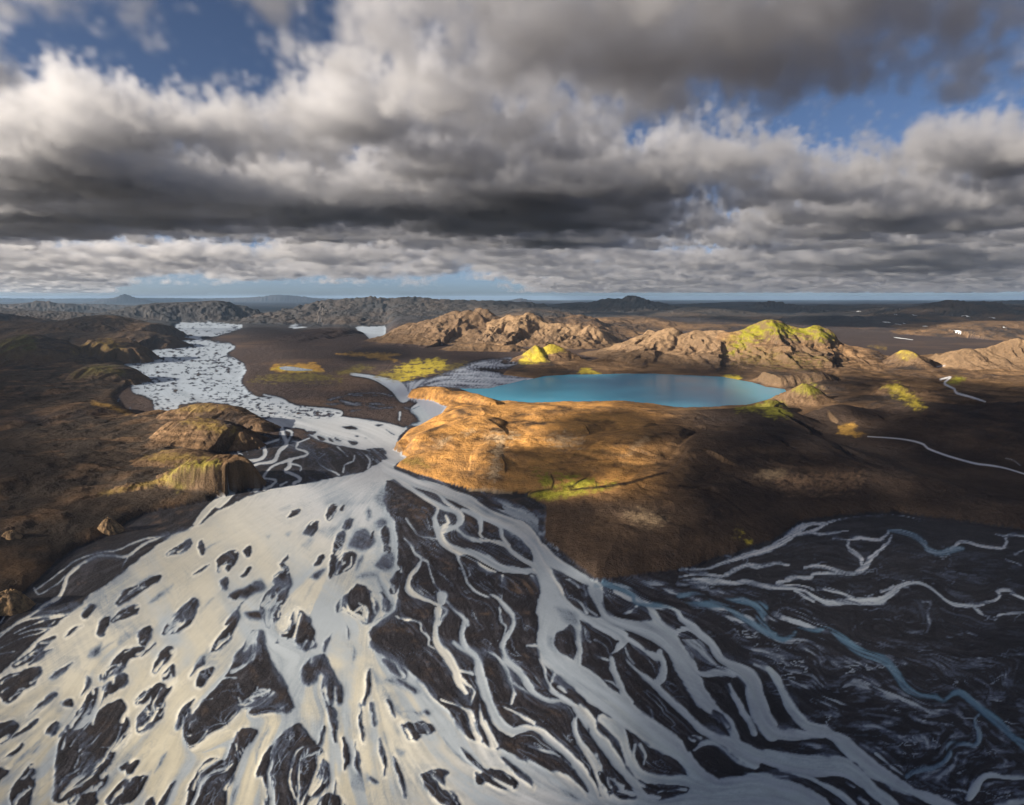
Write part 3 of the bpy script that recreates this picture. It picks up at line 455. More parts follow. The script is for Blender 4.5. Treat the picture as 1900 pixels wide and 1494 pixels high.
# left bank plateau and the right bank headland
LEFT = "Z:-2400,1900 -100,1262 0,1152 E:60,960 150,890 270,790 340,720 430,650 560,590 700,510 800,460 950,430 1130,392 1240,345 1295,300 1300,200 1235,140 1330,80 Z:447,812 482,788 470,772 400,764 330,768 282,775 240,768 216,738 241,716 232,690 226,662 238,644 318,636 330,624 322,604 360,590 440,578 446,566 300,560 -2400,560"
RIGHT = "R:1640,60 1600,120 1500,170 1370,220 1300,290 1310,350 1380,400 1290,450 1258,478 Z:760,876 F:390,300 560,350 700,390 900,405 990,410 1100,480 1090,660 1190,740 1310,830 1370,890 1450,895 1600,870 1900,820 G:200,712 540,606 680,502 900,466 1200,452 1400,486 1600,508 Z:1900,985 2300,1000 4300,1100 4300,640 1900,650 1560,672 1300,680 1130,672 1000,674 938,690 T:1100,525 Z:1000,704 905,721 860,722 T:700,585 612,602 Z:800,742"
dl = footprint(LEFT); dr = footprint(RIGHT)
LAKE = "Z:852,721 905,721 960,710 1008,698 1060,695.5 1100,695 1200,693.5 1274,696 1340,700 1392,709 1421,718 1458,722 1462,731 1430,742 1380,752 1320,758 1250,757 1160,748 1060,747 980,748 930,745 900,738 872,729"
dk = footprint(LAKE, 600)
lakeside = .12 + .88 * sstep(10, 420, -dk)
dlw = dl + 14 * wx_ * sstep(0, 60, np.abs(dl)); drw = dr + 14 * wy_ * sstep(0, 60, np.abs(dr))
base = np.zeros_like(Z)
base += np.where(dl > 0, 11 * (1 - np.exp(-dlw.clip(0) / 14)) + 20 * (1 - np.exp(-dlw.clip(0) / 260)), 0)
base += np.where(dr > 0, 12 * (1 - np.exp(-drw.clip(0) / 20)) + 30 * (1 - np.exp(-drw.clip(0) / 240)) * sstep(2600, 1900, Y) + 10 * (1 - np.exp(-drw.clip(0) / 300)) * sstep(1700, 2600, Y), 0) * lakeside
land = np.maximum(sstep(5, 60, dl), sstep(5, 60, dr))
roll = fbm((X + 60 * wx_) / 300, (Y + 60 * wy_) / 230, 4, 15); fold = fbm((X + 50 * wy_) / 260, (Y - 50 * wx_) / 190, 4, 17, .5, True)
base += land * (20 * roll + 13 * (fold - .1) + 2.4 * fbm(X / 60, Y / 60, 3, 19)) * sstep(14000, 3000, Y) * (.25 + .75 * lakeside) * sstep(0, 160, np.maximum(dl, dr))
base = np.where(np.maximum(dl, dr) > 0, np.maximum(base, 1.0), base)
# right-hand dry valley stays low
vl = pts("Z:1500,772 1560,800 1640,830 1750,862 1900,890 2200,930"); gx, gy = ground(vl[:, 0], vl[:, 1], 6)
w = rows_cols(500, 3500, 700, 2300); d, _ = seg_dist(X[w], Y[w], np.stack([gx, gy], 1))
base[w] = base[w] + (np.minimum(base[w], 7) - base[w]) * sstep(330, 90, d)
# far uplands
corr = sstep(.02, .4, rast(box_blur(np.maximum(SILT, UP), 14))) * sstep(40000, 22000, Y)
up = sstep(4700, 8000, Y) * (1 - corr)
warp = 900 * fbm(X / 3000, Y / 3000, 3, 83)
rough = fbm((X + warp) / 2300, (Y - warp) / 1500, 6, 29, .55, True)
mesa = fbm(X / 4200, Y / 2600, 3, 41)
leftplain = sstep(560, 760, U0) + .10
base += up * leftplain * np.clip(70 + 95 * rough + 80 * mesa, 0, 260) * sstep(0, 1, 1.3 - Y / 42000).clip(.12, 1)
Z = np.maximum(Z, 0) + base
Z0 = Z.copy()
LAB = np.where(dr > 4, 2, np.where(dl > 4, 1, 0)).astype(np.int16)       # 0 valley floor, 1 left bank, 2 right bank
RIDGES = []
CREST = np.zeros_like(Z)
def ridge(lab, s, yy, wf, wb, prof='mtn', gul=.12, lam=60.0, jag=0.0, expo=1.25, cap=0):
    p = pts(s) if isinstance(s, str) else np.asarray(s, float); n = len(p)
    yv = np.interp(np.linspace(0, 1, n), np.linspace(0, 1, len(yy)), yy)
    x_, y_, z_ = at_depth(p[:, 0], p[:, 1], yv)
    line = smooth_line(np.stack([x_, y_, z_], 1), max(wf * .12, 6))
    pad = max(wf, wb) * 1.1
    w = rows_cols(x_.min() - pad, x_.max() + pad, y_.min() - pad, y_.max() + pad)
    if X[w].size == 0: return
    xx = X[w] + wf * .10 * wx_[w]; yy_ = Y[w] + wf * .10 * wy_[w]
    d, val = seg_dist(xx, yy_, line)
    zc, sl, side = val[0], val[-2], val[-1]
    ends = (sl < .01) | (sl > sl.max() - .01); d = np.where(ends, d * (cap or (1.25 if prof == 'mtn' else 1.7)), d)          # short, blunt ends
    zc = zc + jag * fbm(sl / max(38, lam), d / 160, 4, 97 + lab, .55)
    zm = z_.max()
    k = np.clip(zc / zm, .15, 1) ** .6
    W = np.where(side < 0, wf, wb) * k
    W = W * (1 + .28 * fbm(sl / (lam * 3), side * 0 + lab, 3, 61))
    t = np.clip(d / np.maximum(W, 1), 0, 1)
    if prof == 'mtn': pr = .72 * (1 - t) ** expo + .28 * (1 - t) ** 3
    elif prof == 'dome': pr = .5 + .5 * np.cos(np.pi * t); pr = pr ** .8
    else: pr = 1 - sstep(.38, 1.0, t) * .90 - .10 * t            # flat top, steep flank
    g = fbm(sl / lam + .6 * wx_[w], d / (lam * 4.5), 4, 7 + lab, .55, True)
    pr = pr + gul * (g - .25) * 4 * pr * (1 - pr) * (1 - .4 * pr)
    zb = Z0[w]
    zn = zb + np.maximum(zc - zb, 0) * np.clip(pr, 0, 1.15)
    hit = (zn > Z[w] + .5) & (pr > .05)
    LAB[w] = np.where(hit, lab, LAB[w])
    CREST[w] = np.where(hit, np.clip(pr, 0, 1), CREST[w])
    Z[w] = np.maximum(Z[w], zn)
# left bank hills, near to far
ridge(11, "E:540,346 640,312 740,300 860,282 930,245 1010,185 1100,166 1200,162 1285,158", (1105, 1120, 1150, 1160, 1165), 58, 120, 'cliff', .30, 34, 8)
ridge(12, "E:780,150 900,118 1000,120 1100,136 1180,160", (1300, 1290), 70, 110, 'dome', .15, 40, 2)
ridge(13, "V:960,775 1100,766 1200,780 1290,805 1325,835", (1530, 1500), 130, 150, 'dome', .10, 40, 4)
ridge(14, "V:975,712 1080,682 1200,686 1300,716 1400,762 1435,788", (1800, 1760, 1690), 130, 130, 'dome', .2, 40, 3)
ridge(15, "V:740,748 830,722 900,745", (1880, 1860), 60, 80, 'cliff', .3, 25, 3)
ridge(16, "V:230,720 320,690 520,682 640,712 710,735", (1900, 1900), 260, 130, 'dome', .08, 80, 2)
ridge(17, "V:440,740 500,733 V:520,745", (1800, 1800), 26, 30, 'dome', .3, 14, 2); ridge(17, "V:430,790 470,778 510,790", (1690, 1690), 26, 30, 'dome', .3, 14, 2)
ridge(18, "V:395,520 440,490 520,468 640,490 695,545", (2680, 2700, 2640), 150, 200, 'cliff', .3, 45, 5)
ridge(19, "V:330,400 400,372 480,350 560,322 640,340 700,372", (3500, 3620, 3560), 230, 320, 'cliff', .35, 60, 8)
ridge(20, "V:-120,380 0,350 100,300 190,312 270,380 330,450", (3300, 3300, 3200), 420, 420, 'dome', .2, 80, 8)
ridge(21, "V:-200,260 0,268 60,245 130,232 270,240 330,222 460,212 540,192 640,202 760,232 850,242 930,285 975,318", (5600, 5500, 5600), 900, 900, 'dome', .2, 260, 16)
ridge(21, "V:120,320 300,290 480,285 620,290 760,280 880,300", (4700, 4700), 480, 500, 'dome', .22, 180, 12)
ridge(22, "V:600,190 680,160 800,132 950,122 1100,117 1200,112 1290,132 1330,165", (9500, 10500, 11000), 1500, 1500, 'dome', .08, 600, 8)
# centre plain swells
ridge(23, "T:-160,330 0,285 150,262 270,280 370,320", (6300, 6300), 1300, 500, 'dome', .06, 300, 3)
ridge(24, "V:1480,470? ".replace('? ', ' ') + "T:60,440 200,425 330,430 450,450", (4300, 4200), 420, 300, 'dome', .05, 200, 2)
# mountains beyond the lake
ridge(31, "T:440,330 470,312 530,262 590,232 640,236 700,212 770,190 850,166 880,178 920,162 960,184 985,205", (5900, 5500, 5350), 900, 800, 'mtn', .16, 130, 8)
ridge(31, "T:940,185 985,148 1050,182 1110,215", (6100, 6000), 700, 700, 'mtn', .2, 90, 12)
ridge(32, "T:1060,215 1130,192 1190,192 1240,172 1300,202 1340,232 1400,236 1480,236 1540,262 1595,243 1650,282 1735,342", (5300, 5100, 4750), 780, 700, 'mtn', .26, 95, 24)
ridge(33, "T:840,372 860,352 1000,347 1080,362 1160,357 1210,380", (4500, 4350), 220, 240, 'dome', .3, 60, 8)
ridge(34, "T:1195,440 1225,405 1285,357 1322,376 1372,350 1420,366 1478,396 1570,440", (3640, 3720, 3700), 185, 260, 'mtn', .16, 45, 4, 1.05)
ridge(35, "T:1760,345 U:-30,290 0,246 50,262 80,252 130,236 170,268 250,252 330,256 400,252", (4000, 3750, 3600), 640, 700, 'mtn', .22, 90, 14)
ridge(36, "U:380,262 480,250 540,226 600,196 660,206 700,226 790,241 850,223 890,241 940,281 1000,321 1100,342 1180,372 1240,385", (3560, 3520, 3450, 3300), 640, 800, 'mtn', .20, 95, 8, 1.15)
ridge(37, "U:1230,385 1262,362 1300,348 1350,366 1400,402 1510,476", (3260, 3150, 3000), 150, 300, 'mtn', .2, 40, 6)
ridge(38, "U:1470,440 1560,372 1600,342 1660,346 1750,331 1800,311 1850,290 1900,302 2000,270 2150,300", (3150, 3200, 3150), 330, 500, 'mtn', .34, 60, 16)
# knolls round the lake
ridge(41, "U:525,512 560,485 600,472 740,466 820,452 900,470", (2600, 2640), 110, 170, 'cliff', .3, 30, 4)
ridge(42, "U:650,598 700,566 760,532 800,516 850,541 905,585", (2120, 2150), 110, 150, 'mtn', .15, 40, 2, 1.0)
ridge(43, "U:450,652 480,641 560,621 640,602 690,640 720,690", (1960, 1950, 1900), 110, 120, 'dome', .15, 40, 2)
ridge(44, "U:1160,585 1185,545 1215,526 1260,517 1320,572 1420,655", (2180, 2150, 2000), 130, 170, 'mtn', .18, 36, 3, 1.0)
ridge(45, "U:930,470 1000,452 1100,462 1240,505", (2800, 2750), 160, 300, 'dome', .2, 60, 5)
ridge(45, "U:860,520 1000,510 1150,520 1300,505 1420,500", (2480, 2450), 150, 160, 'dome', .2, 60, 4)
# rounded hills of the headland and the shoulder behind it
for q, yy in (("F:440,80 540,50 620,20 760,-20", (1455, 1530, 1600)), ("F:960,72 1060,40 1150,22 1300,14", (1500, 1540, 1560)), ("F:1480,120 1560,85 1650,62 1800,34", (1330, 1400, 1480)), ("G:60,75 180,40 300,22 480,14", (1290, 1375, 1410)),
              ("G:520,70 640,40 760,45", (1380, 1400)), ("F:700,180 790,160 880,170", (1330, 1330)), ("U:900,650 1000,630 1120,650", (1860, 1850)), ("U:1300,690 1400,672 1520,690", (1800, 1800)), ("U:1560,760 1680,735 1800,752", (1600, 1600))):
    ridge(2, q, yy, 150, 150, 'dome', .06, 70, 2)
# headland: rim above the lake, spit, dark shoulder and dome
ridge(2, "T:620,598 700,588 780,592 850,622 930,622 1000,640 1060,668", (2330, 2230, 2080), 75, 60, 'dome', .15, 40, 1)
ridge(2, "T:1000,690 1090,704 1240,702 1340,692 1440,696 1560,701 1700,701 1800,706 1900,716 Z:1270,766 1340,761 1380,757 1430,756", (1800, 1780, 1760, 1800), 330, 105, 'dome', .06, 90, 2)
ridge(2, "U:300,720 560,730 700,745 850,785 G:1000,120 1100,190 1250,290 1400,392 1520,475", (1640, 1560, 1430, 1280, 1130, 1010), 210, 120, 'mtn', .12, 50, 2)
ridge(2, "G:400,262 560,235 700,262 850,270 1000,250", (1270, 1260), 34, 180, 'cliff', .35, 22, 2)
ridge(2, "F:1450,560 1600,525 1720,545", (1060, 1050), 130, 150, 'dome', .06, 60, 1)
ridge(2, "F:1320,860 1400,845 1500,862", (800, 800), 26, 60, 'cliff', .4, 14, 2)
ridge(2, "F:1090,690? ".replace('? ', ' ') + "1160,740 1250,810", (905, 850), 26, 60, 'cliff', .4, 14, 2)
ridge(2, "F:310,110 330,150 350,190 400,215", (1490, 1390), 26, 70, 'cliff', .35, 14, 2)
# far skyline
ridge(51, "T:70,118 110,106 200,100 350,92 380,84 420,92 500,97 600,87 700,97 900,107 1100,112 1250,118", (10200, 10500, 10500), 2300, 1500, 'mtn', .08, 700, 8, 1.0)
ridge(52, "T:1560,125 1630,112 1680,97 1760,102 1800,87 1830,82 1900,107 1960,122", (11500, 11500), 2200, 1500, 'mtn', .18, 420, 22, 1.0)
ridge(53, "U:500,138 550,130 610,102 660,112 720,122 850,127 900,120 1000,127 1150,122", (12500, 13000), 2600, 1600, 'mtn', .18, 460, 20, 1.0)
ridge(54, "U:1340,135 1400,127 1480,107 1550,99 1620,112 1690,100 1750,122 1820,117 1900,135 2000,120 2200,140", (8200, 8600), 1700, 1200, 'mtn', .2, 340, 24, 1.0)
ridge(55, "V:560,104 640,92 690,74 740,92 800,102", (42000, 42000), 2600, 3000, 'mtn', .2, 900, 20)
ridge(56, "V:-200,100 100,96 300,99 600,97 900,95 1200,96 1400,92 1480,84 1560,78 1650,86 1750,97 2100,100", (65000, 65000), 6000, 6000, 'dome', .2, 2500, 60)
ridge(56, "T:1100,110 1190,95 1210,90 1260,105 1400,106 1500,112", (60000, 60000), 5000, 5000, 'mtn', .2, 1500, 60)
ridge(56, "U:300,112 700,116 1100,116 1500,118 1900,118 2300,118", (55000, 55000), 5000, 5000, 'dome', .2, 2500, 60)
hrng = np.random.default_rng(19)
for i in range(34):                                          # rank upon rank of low dark hills out to the right
    yd = 5600 * 1.042 ** i; uc = hrng.uniform(1000, 1950) if i % 3 else (hrng.uniform(640, 1100) if i % 2 else hrng.uniform(-60, 150)); hw = hrng.uniform(90, 210); zt = hrng.uniform(100, 190) + .008 * yd
    uu = np.linspace(uc - hw, uc + hw, 7); zz = zt * (.45 + .55 * np.sin(np.linspace(.15, 3.0, 7))) * hrng.uniform(.75, 1.15, 7)
    xx_ = (uu - 950) / F0 * yd; pu, pv_ = project(xx_, np.full(7, yd), zz); ridge(6, np.stack([pu, pv_], 1), (yd, yd * 1.03), zt * 5, zt * 6, 'dome' if i % 2 else 'mtn', .18, 160, 10, 1.0)
# gully of the green flat, cut into the headland
def carve(s, zz, wid, depth):
    p = pts(s); gx, gy = ground(p[:, 0], p[:, 1], zz); w = rows_cols(gx.min() - wid * 3, gx.max() + wid * 3, gy.min() - wid * 3, gy.max() + wid * 3)
    d, _ = seg_dist(X[w], Y[w], smooth_line(np.stack([gx, gy], 1), 10)); f = np.exp(-(d / wid) ** 2); Z[w] -= depth * f * np.clip(Z[w] / 12, 0, 1)
carve("F:960,402 1000,410 1100,392 1250,385 1400,378 1560,352 1700,310 1780,280 1860,200 1890,150", 14, 14, 7)
carve("F:1000,430 1060,470 1100,490", 6, 20, 6)
# lake basin
Z = np.where(dk > -30, np.minimum(Z, np.maximum(.2 - .25 * dk, -14) + np.where(dk < 0, 1.5, 0) + 2 * (dk < -12) * (-12 - dk) * .3), Z)
LAB = np.where(dk > 0, 60, LAB).astype(np.int16)
# small relief everywhere on the hills
steep = np.hypot(np.gradient(Z, axis=0) / np.gradient(Y, axis=0), np.gradient(Z, axis=1) / np.maximum(np.gradient(X, axis=1), .01))
hillm = sstep(4, 25, Z - .9) * (dk < -5)
cl = np.where(Y > 5200, 300.0, np.where(Y > 2400, 75.0, 26.0)); crag = fbm(X / cl, Y / cl, 4, 111, .55, True)
Z += hillm * sstep(.35, 1.1, steep) * 3.0 * (crag - .2) * np.clip(Y / 3200, .7, 1.5)
Z += hillm * sstep(.06, .40, steep) * 2.8 * (fbm((X + 9 * wx_) / 46, (Y + 9 * wy_) / 46, 4, 131, .55, True) - .2) * (Y < 2700) * np.where(LAB == 2, .35, 1)
Z += hillm * (.9 * fbm(X / 45, Y / 45, 4, 121) + .25 * fbm(X / 9, Y / 9, 2, 125))
Z = Z.astype(np.float32)
PU, PV = project(X, Y, Z)
# what the camera can see of it (nearest surface in coarse picture cells), for survey patches
bi = np.clip((PV / 4).astype(np.int32), 0, 420) * 600 + np.clip(((PU + 200) / 4).astype(np.int32), 0, 599)
zb = np.full(421 * 600, 1e9, np.float32); np.minimum.at(zb, bi[Y > 0], Y[Y > 0]); SEEN = (Y < zb[bi] * 1.07 + 40)
# ------------------------------------------------------------------ ground colours, partly with sun, shade and haze put in, and wetness
def mix(a, b, t):
    t = np.asarray(t)[..., None]; return a * (1 - t) + np.asarray(b, np.float32) * t
n1 = fbm(X / 520, Y / 520, 5, 201); n2 = fbm(X / 90, Y / 90, 4, 211); n3 = fbm(X / 17, Y / 17, 3, 221)
COL = np.zeros(X.shape + (3,), np.float32)
# volcanic sand and ash of the hills
COL[:] = (.125, .080, .048)
COL = mix(COL, (.235, .145, .075), sstep(-.15, .55, n1 + .35 * n2))
COL = mix(COL, (.042, .034, .031), sstep(-.05, .5, -n1 + .5 * n2))
# weathered bands that follow the contours
band = noise(Z / 5.5 + 1.2 * n2 + .8 * n1, n1 * 2, 231)
hm = sstep(3, 10, Z) * sstep(6000, 2500, Y)
COL *= (1 + .38 * hm * np.clip(band * 1.6, -1, 1))[..., None]
sx = np.gradient(Z, axis=1) / np.maximum(np.gradient(X, axis=1), .01); sy = np.gradient(Z, axis=0) / np.gradient(Y, axis=0)
st = np.hypot(sx, sy)
COL = mix(COL, (.185, .125, .078), sstep(.55, 1.2, st) * .75 * np.clip(.7 + n3, 0, 1))
COL = mix(COL, (.155, .105, .066), np.isin(LAB, (31, 32, 33, 35, 38)) * np.clip(.55 + .5 * n2 + .3 * crag, 0, 1))
COL = mix(COL, (.25, .168, .098), np.isin(LAB, (32, 35, 38)) * sstep(.35, .9, CREST + .25 * crag) * .8)
COL = mix(COL, (.060, .048, .040), np.isin(LAB, (19, 20, 21, 22, 18)) * .6)
COL = mix(COL, (.040, .033, .028), (LAB == 1) * .9 * sstep(-.4, .3, n2 + n1 + .2))  # left bank darkened: its cloud shade is put into the colour
sunlit_gold = ((LAB == 2) & (Y < 2400)) * sstep(1300, 1120, PU) * sstep(945, 895, PV)  # warm sunlight on the headland, put into the ground colour
COL = mix(COL, (.56, .29, .09), sunlit_gold * np.clip(.62 + .9 * n2 + .5 * band + .3 * n3, 0, 1))
shaded_shoulder = ((LAB == 2) & (Y < 1900)) * np.maximum(sstep(1180, 1330, PU), .9 * sstep(900, 950, PV))  # shoulder and front lobe: cloud shade painted as darker ground
COL = mix(COL, (.040, .031, .028), shaded_shoulder * .85)
far = sstep(5200, 9000, Y); COL = mix(COL, (.040, .043, .048), far * .85)  # blue of distant haze painted into the far ground
rough_ = fbm(X / 11, Y / 11, 4, 281, .65, True); COL *= (1 + np.where(LAB == 2, .25, .5) * (rough_ - .15) * (hm * sstep(.12, .6, st) + .25 * hm))[..., None].clip(.35, 1.9)
# flat centre plain: plum-brown ash
plain = (LAB == 0) & (Y > 1500)
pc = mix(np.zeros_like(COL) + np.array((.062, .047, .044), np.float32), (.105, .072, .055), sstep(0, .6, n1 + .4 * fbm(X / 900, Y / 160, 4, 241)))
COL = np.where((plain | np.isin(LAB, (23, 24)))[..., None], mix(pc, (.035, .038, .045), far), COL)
# river bed
ru, rv = U0, V0
lf, lm, ld, lc = rast(LF), rast(LM), rast(LD), rast(LC)
bed = np.zeros_like(COL) + np.array((.016, .015, .019), np.float32)
swirl = fbm(X / 30 + .5 * lc, Y / 30, 5, 251, .6)
sdv = rast(SD / sc)
bed = mix(bed, (.105, .072, .052), sstep(.0, .7, swirl + .12 * ld) * (.25 + .75 * sstep(-4, -26, sdv)) * sstep(1350, 900, U0))
bed = mix(bed, (.052, .050, .060), sstep(.1, .8, -swirl + .3 * lm) * .5)
bed = mix(bed, (.013, .014, .019), sstep(1200, 1400, U0) * .6)
bed *= (1 + .10 * lf + .12 * lm)[..., None].clip(.3, 2)
warm = sstep(1080, 620, ru + .15 * (rv - 1200)) * sstep(830, 1080, rv + .25 * (700 - ru).clip(0, 600)) * (.75 + .25 * sstep(1100, 1400, rv))
siltc = mix(np.zeros_like(COL) + np.array((.42, .45, .485), np.float32), (.475, .452, .362), warm)
siltc = mix(siltc, (.40, .43, .48), np.exp(-(((ru - 680) / 190) ** 2 + ((rv - 930) / 100) ** 2)) * .8)
siltc = mix(siltc, (.27, .345, .385), sstep(1000, 1250, ru) * sstep(1000, 1200, rv) * .8)
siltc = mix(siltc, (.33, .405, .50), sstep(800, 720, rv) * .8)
siltc = mix(siltc, (.34, .32, .38), sstep(1250, 1420, ru) * sstep(1300, 1160, rv) * sstep(.95, .6, silt) * .6)
siltc = mix(siltc, (.72, .70, .61), rast(RIM) * .55 * (1 - sstep(1000, 1300, ru)))
lr = rast(LR)
siltc = mix(siltc, (.30, .355, .415), sstep(-.2, 1.1, lr + .25 * ld) * .85 * sstep(840, 900, rv))
siltc *= (1 + .16 * sstep(.1, 1.4, -lr) * sstep(840, 900, rv))[..., None]
siltc *= (1 + .022 * lf + .03 * ld + .03 * lc + .05 * n3)[..., None]
s = np.clip(silt + .03 * lf * (silt > .05), 0, 1)
rc = mix(bed, (.060, .075, .115), sstep(.04, .36, s)); rc = mix(rc, (.20, .245, .30), sstep(.32, .64, s))
t = sstep(.50, 1.0, s); rc = rc * (1 - t)[..., None] + siltc * t[..., None]
blue = rast(BLUE); rc = mix(rc, (.055, .135, .215), blue * np.clip(.75 + .25 * ld, 0, 1) * .85)
lag = rast(LAG); rc = mix(rc, (.27, .29, .38), lag * .5 * s)
active = np.where(Y > 1500, sstep(.03, .2, silt + .4 * rast(box_blur((SILT > .2).astype(np.float32), 4))), 1.0) * (LAB == 0) * infr * sstep(5, 2.5, Z)
COL = COL * (1 - active)[..., None] + rc * active[..., None]
oof = ((LAB == 0) & (Y < 1700)) * (1 - infr); COL = COL * (1 - oof)[..., None] + bed * oof[..., None]
WET = np.maximum(np.clip(s * 1.2, 0, 1) * active, .6 * active * (Y < 1600)).astype(np.float32)
# moss, grass and pale pumice, surveyed as patches
feather = fbm(PU / 11, PV / 5.5, 4, 261, .6); stripe = fbm(PU / 42, PV / 3.2, 3, 271)
def patch(s, col, k, soft=5.0, br=.6, spot=0.0):
    global COL
    p = pts(s); u0, u1, v0, v1 = p[:, 0].min() - 12, p[:, 0].max() + 12, p[:, 1].min() - 12, p[:, 1].max() + 12
    idx = np.where((PU > u0) & (PU < u1) & (PV > v0) & (PV < v1) & SEEN)
    if len(idx[0]) == 0: return
    ym = Y[idx][inside(PU[idx], PV[idx], p)]; ym = np.median(ym) if len(ym) else 0
    soft = soft * 1.5; k = k * .92
    d = poly_sd(PU[idx], PV[idx], p) + br * soft * (feather[idx] * 2.6 + 1.2 * stripe[idx])
    m = k * sstep(-soft, soft, d) * (np.abs(Y[idx] - ym) < .22 * ym)
    m = m * (1 - sstep(.82, 1.0, silt[idx]) * (LAB[idx] == 0))
    if spot: m = m * sstep(spot - .25, spot + .35, feather[idx] + .6 * stripe[idx] + .3)
    c = np.asarray(col, np.float32) * (1 + .5 * feather[idx][:, None])
    COL[idx] = COL[idx] * (1 - m[:, None]) + c * m[:, None]
YEL, LIME, OCH, OLV, GRN, PAL, ORA = (.44, .355, .045), (.29, .28, .035), (.25, .175, .05), (.14, .115, .035), (.10, .092, .026), (.42, .31, .19), (.37, .22, .055)
for a in (("E:890,270 960,215 1010,180 1200,163 1210,200 1110,235 1040,300 980,320", (.33, .29, .05), .8, 5, .8, -.1), ("E:540,345 740,298 900,260 920,285 740,318 560,352", OCH, .8, 3), ("E:790,155 900,115 1000,125 1160,150 1000,160 880,165", OCH, .7), ("V:1000,780 1100,766 1200,790 1300,820 1310,870 1200,840 1050,800", OCH, .8, 5, .8, .1),
 ("V:975,715 1080,680 1250,700 1100,722", OCH, .6), ("V:500,665 640,690 720,735 700,742 600,705 500,685", ORA, .7, 2), ("V:390,515 520,466 680,490 690,520 560,510 420,540", GRN, .7), ("V:400,390 480,348 600,330 700,370 700,400 560,400", OCH, .6, 5, .8, .1),
 ("V:0,350 130,298 200,330 200,400 100,430 0,430", GRN, .7), ("S:1140,470 1170,445 1300,440 1460,430 1400,450 1510,470 1520,490 1450,495 1300,500 1180,495", ORA, .95, 2), ("S:1160,476 1200,455 1420,470 1480,488 1300,498", YEL, .8, 2), ("S:1000,565 1150,520 1300,505 1500,505 1600,540 1640,555 1400,555 1200,555", OLV, .9, 4, .8, .0),
 ("T:190,405 330,400 420,400 550,408 480,425 540,450 400,430", ORA, .9, 2), ("T:0,460 70,455 120,490 60,500 0,480", ORA, .9, 2), ("T:180,510 330,465 400,480 330,500 210,525", OLV, .9, 3), ("T:460,520 560,470 620,438 770,438 810,470 740,505 600,545 520,555", YEL, 1.0, 3, .8, -.05),
 ("T:380,520 480,500 560,520 500,560 400,545", OLV, .8, 3, .8, .1), ("T:800,470 920,445 860,490 760,510", OLV, .9, 3, .8, .1), ("T:1195,458 1225,403 1285,352 1325,372 1370,345 1420,362 1445,388 1390,400 1330,420 1360,448", YEL, 1.0, 2.5), ("T:1520,514 1540,490 1570,484 1620,505 1650,516", YEL, .95, 2), ("U:360,492 400,480 460,482 480,495 430,506", YEL, .95, 2),
 ("U:410,360 440,300 480,258 540,222 600,192 660,202 700,222 790,238 850,219 890,238 950,290 900,305 820,285 740,275 640,268 560,285 500,335 450,365", (.26, .25, .02), .95, 6, 1.0, -.15), ("U:380,300 440,260 470,260 430,330", OCH, .7, 4), ("U:450,400 560,350 700,380 880,390 860,430 720,430 600,425", OLV, .6, 8, 1, .1),
 ("U:1256,370 1290,346 1340,356 1362,385 1310,402 1280,397", YEL, .95, 2.5), ("U:740,560 770,522 820,512 880,560 830,580", LIME, .8, 4, .8, 0), ("U:450,652 560,618 640,598 700,640 720,680 640,690 560,650", LIME, .7, 5, .8, 0), ("U:1200,540 1250,512 1290,540 1340,590 1400,640 1360,645 1290,595", YEL, .75, 5, .8, 0),
 ("U:960,770 970,735 1040,718 1060,735 1030,760 1100,775 1050,787", ORA, 1.0, 2.5), ("U:1500,515 1560,488 1600,500 1580,515 1520,525", LIME, .85, 3), ("U:1120,340 1180,330 1200,345", OCH, .8, 3),
 ("F:1012,400 1100,375 1150,385 1300,385 1500,362 1400,388 1280,412 1120,437 1070,432", LIME, 1.0, 4, .5), ("F:1080,330 1110,300 1140,320 1145,360 1090,366", LIME, .95, 3), ("F:1150,368 1240,330 1370,320 1385,362 1280,384", LIME, 1.0, 3), ("F:1395,340 1500,338 1480,354 1390,360", LIME, .8, 4, .8, .1), ("F:1045,275 1100,300 1080,335", LIME, .7, 5, 1, .2), ("F:1160,300 1290,310 1200,335", LIME, .9, 4, 1, .15),
 ("F:830,80 940,75 950,90 890,110 860,170 850,230 855,300 820,320 790,300 810,240 830,160", PAL, .85, 6, .8), ("F:755,95 780,72 830,75 810,110 770,120", PAL, .6, 5), ("F:490,130 540,100 585,95 560,120 510,150", PAL, .8, 4), ("F:640,75 700,50 720,60 680,80", PAL, .7, 4), ("F:1130,120 1200,75 1310,100 1290,130 1200,145", PAL, .7, 7, 1, 0), ("F:1530,200 1600,130 1660,85 1672,100 1600,165", PAL, .5, 4),
 ("F:1550,520 1650,500 1770,550 1700,585 1600,560", PAL, .45, 8), ("F:680,382 760,372 880,385 920,400 800,397", PAL, .9, 2.5), ("F:300,220 400,200 470,260 340,240", OCH, .8, 4), ("G:410,250 480,215 590,215 570,260 480,262", PAL, .4, 4), ("G:530,270 600,250 1000,240 980,320 760,350 560,330", (.17, .11, .07), .6, 6, 1, .1),
 ("G:360,600 400,595 405,615 375,620", YEL, .8, 2, .5), ("G:320,540 360,560 340,590 310,580", YEL, .5, 3, 1, .35), ("T:860,352 1000,345 1200,360 1160,385 950,375", (.27, .17, .09), .7, 4), ("T:1690,470 1800,440 1900,460 1850,490", (.24, .16, .10), .5, 4)): patch(*a)
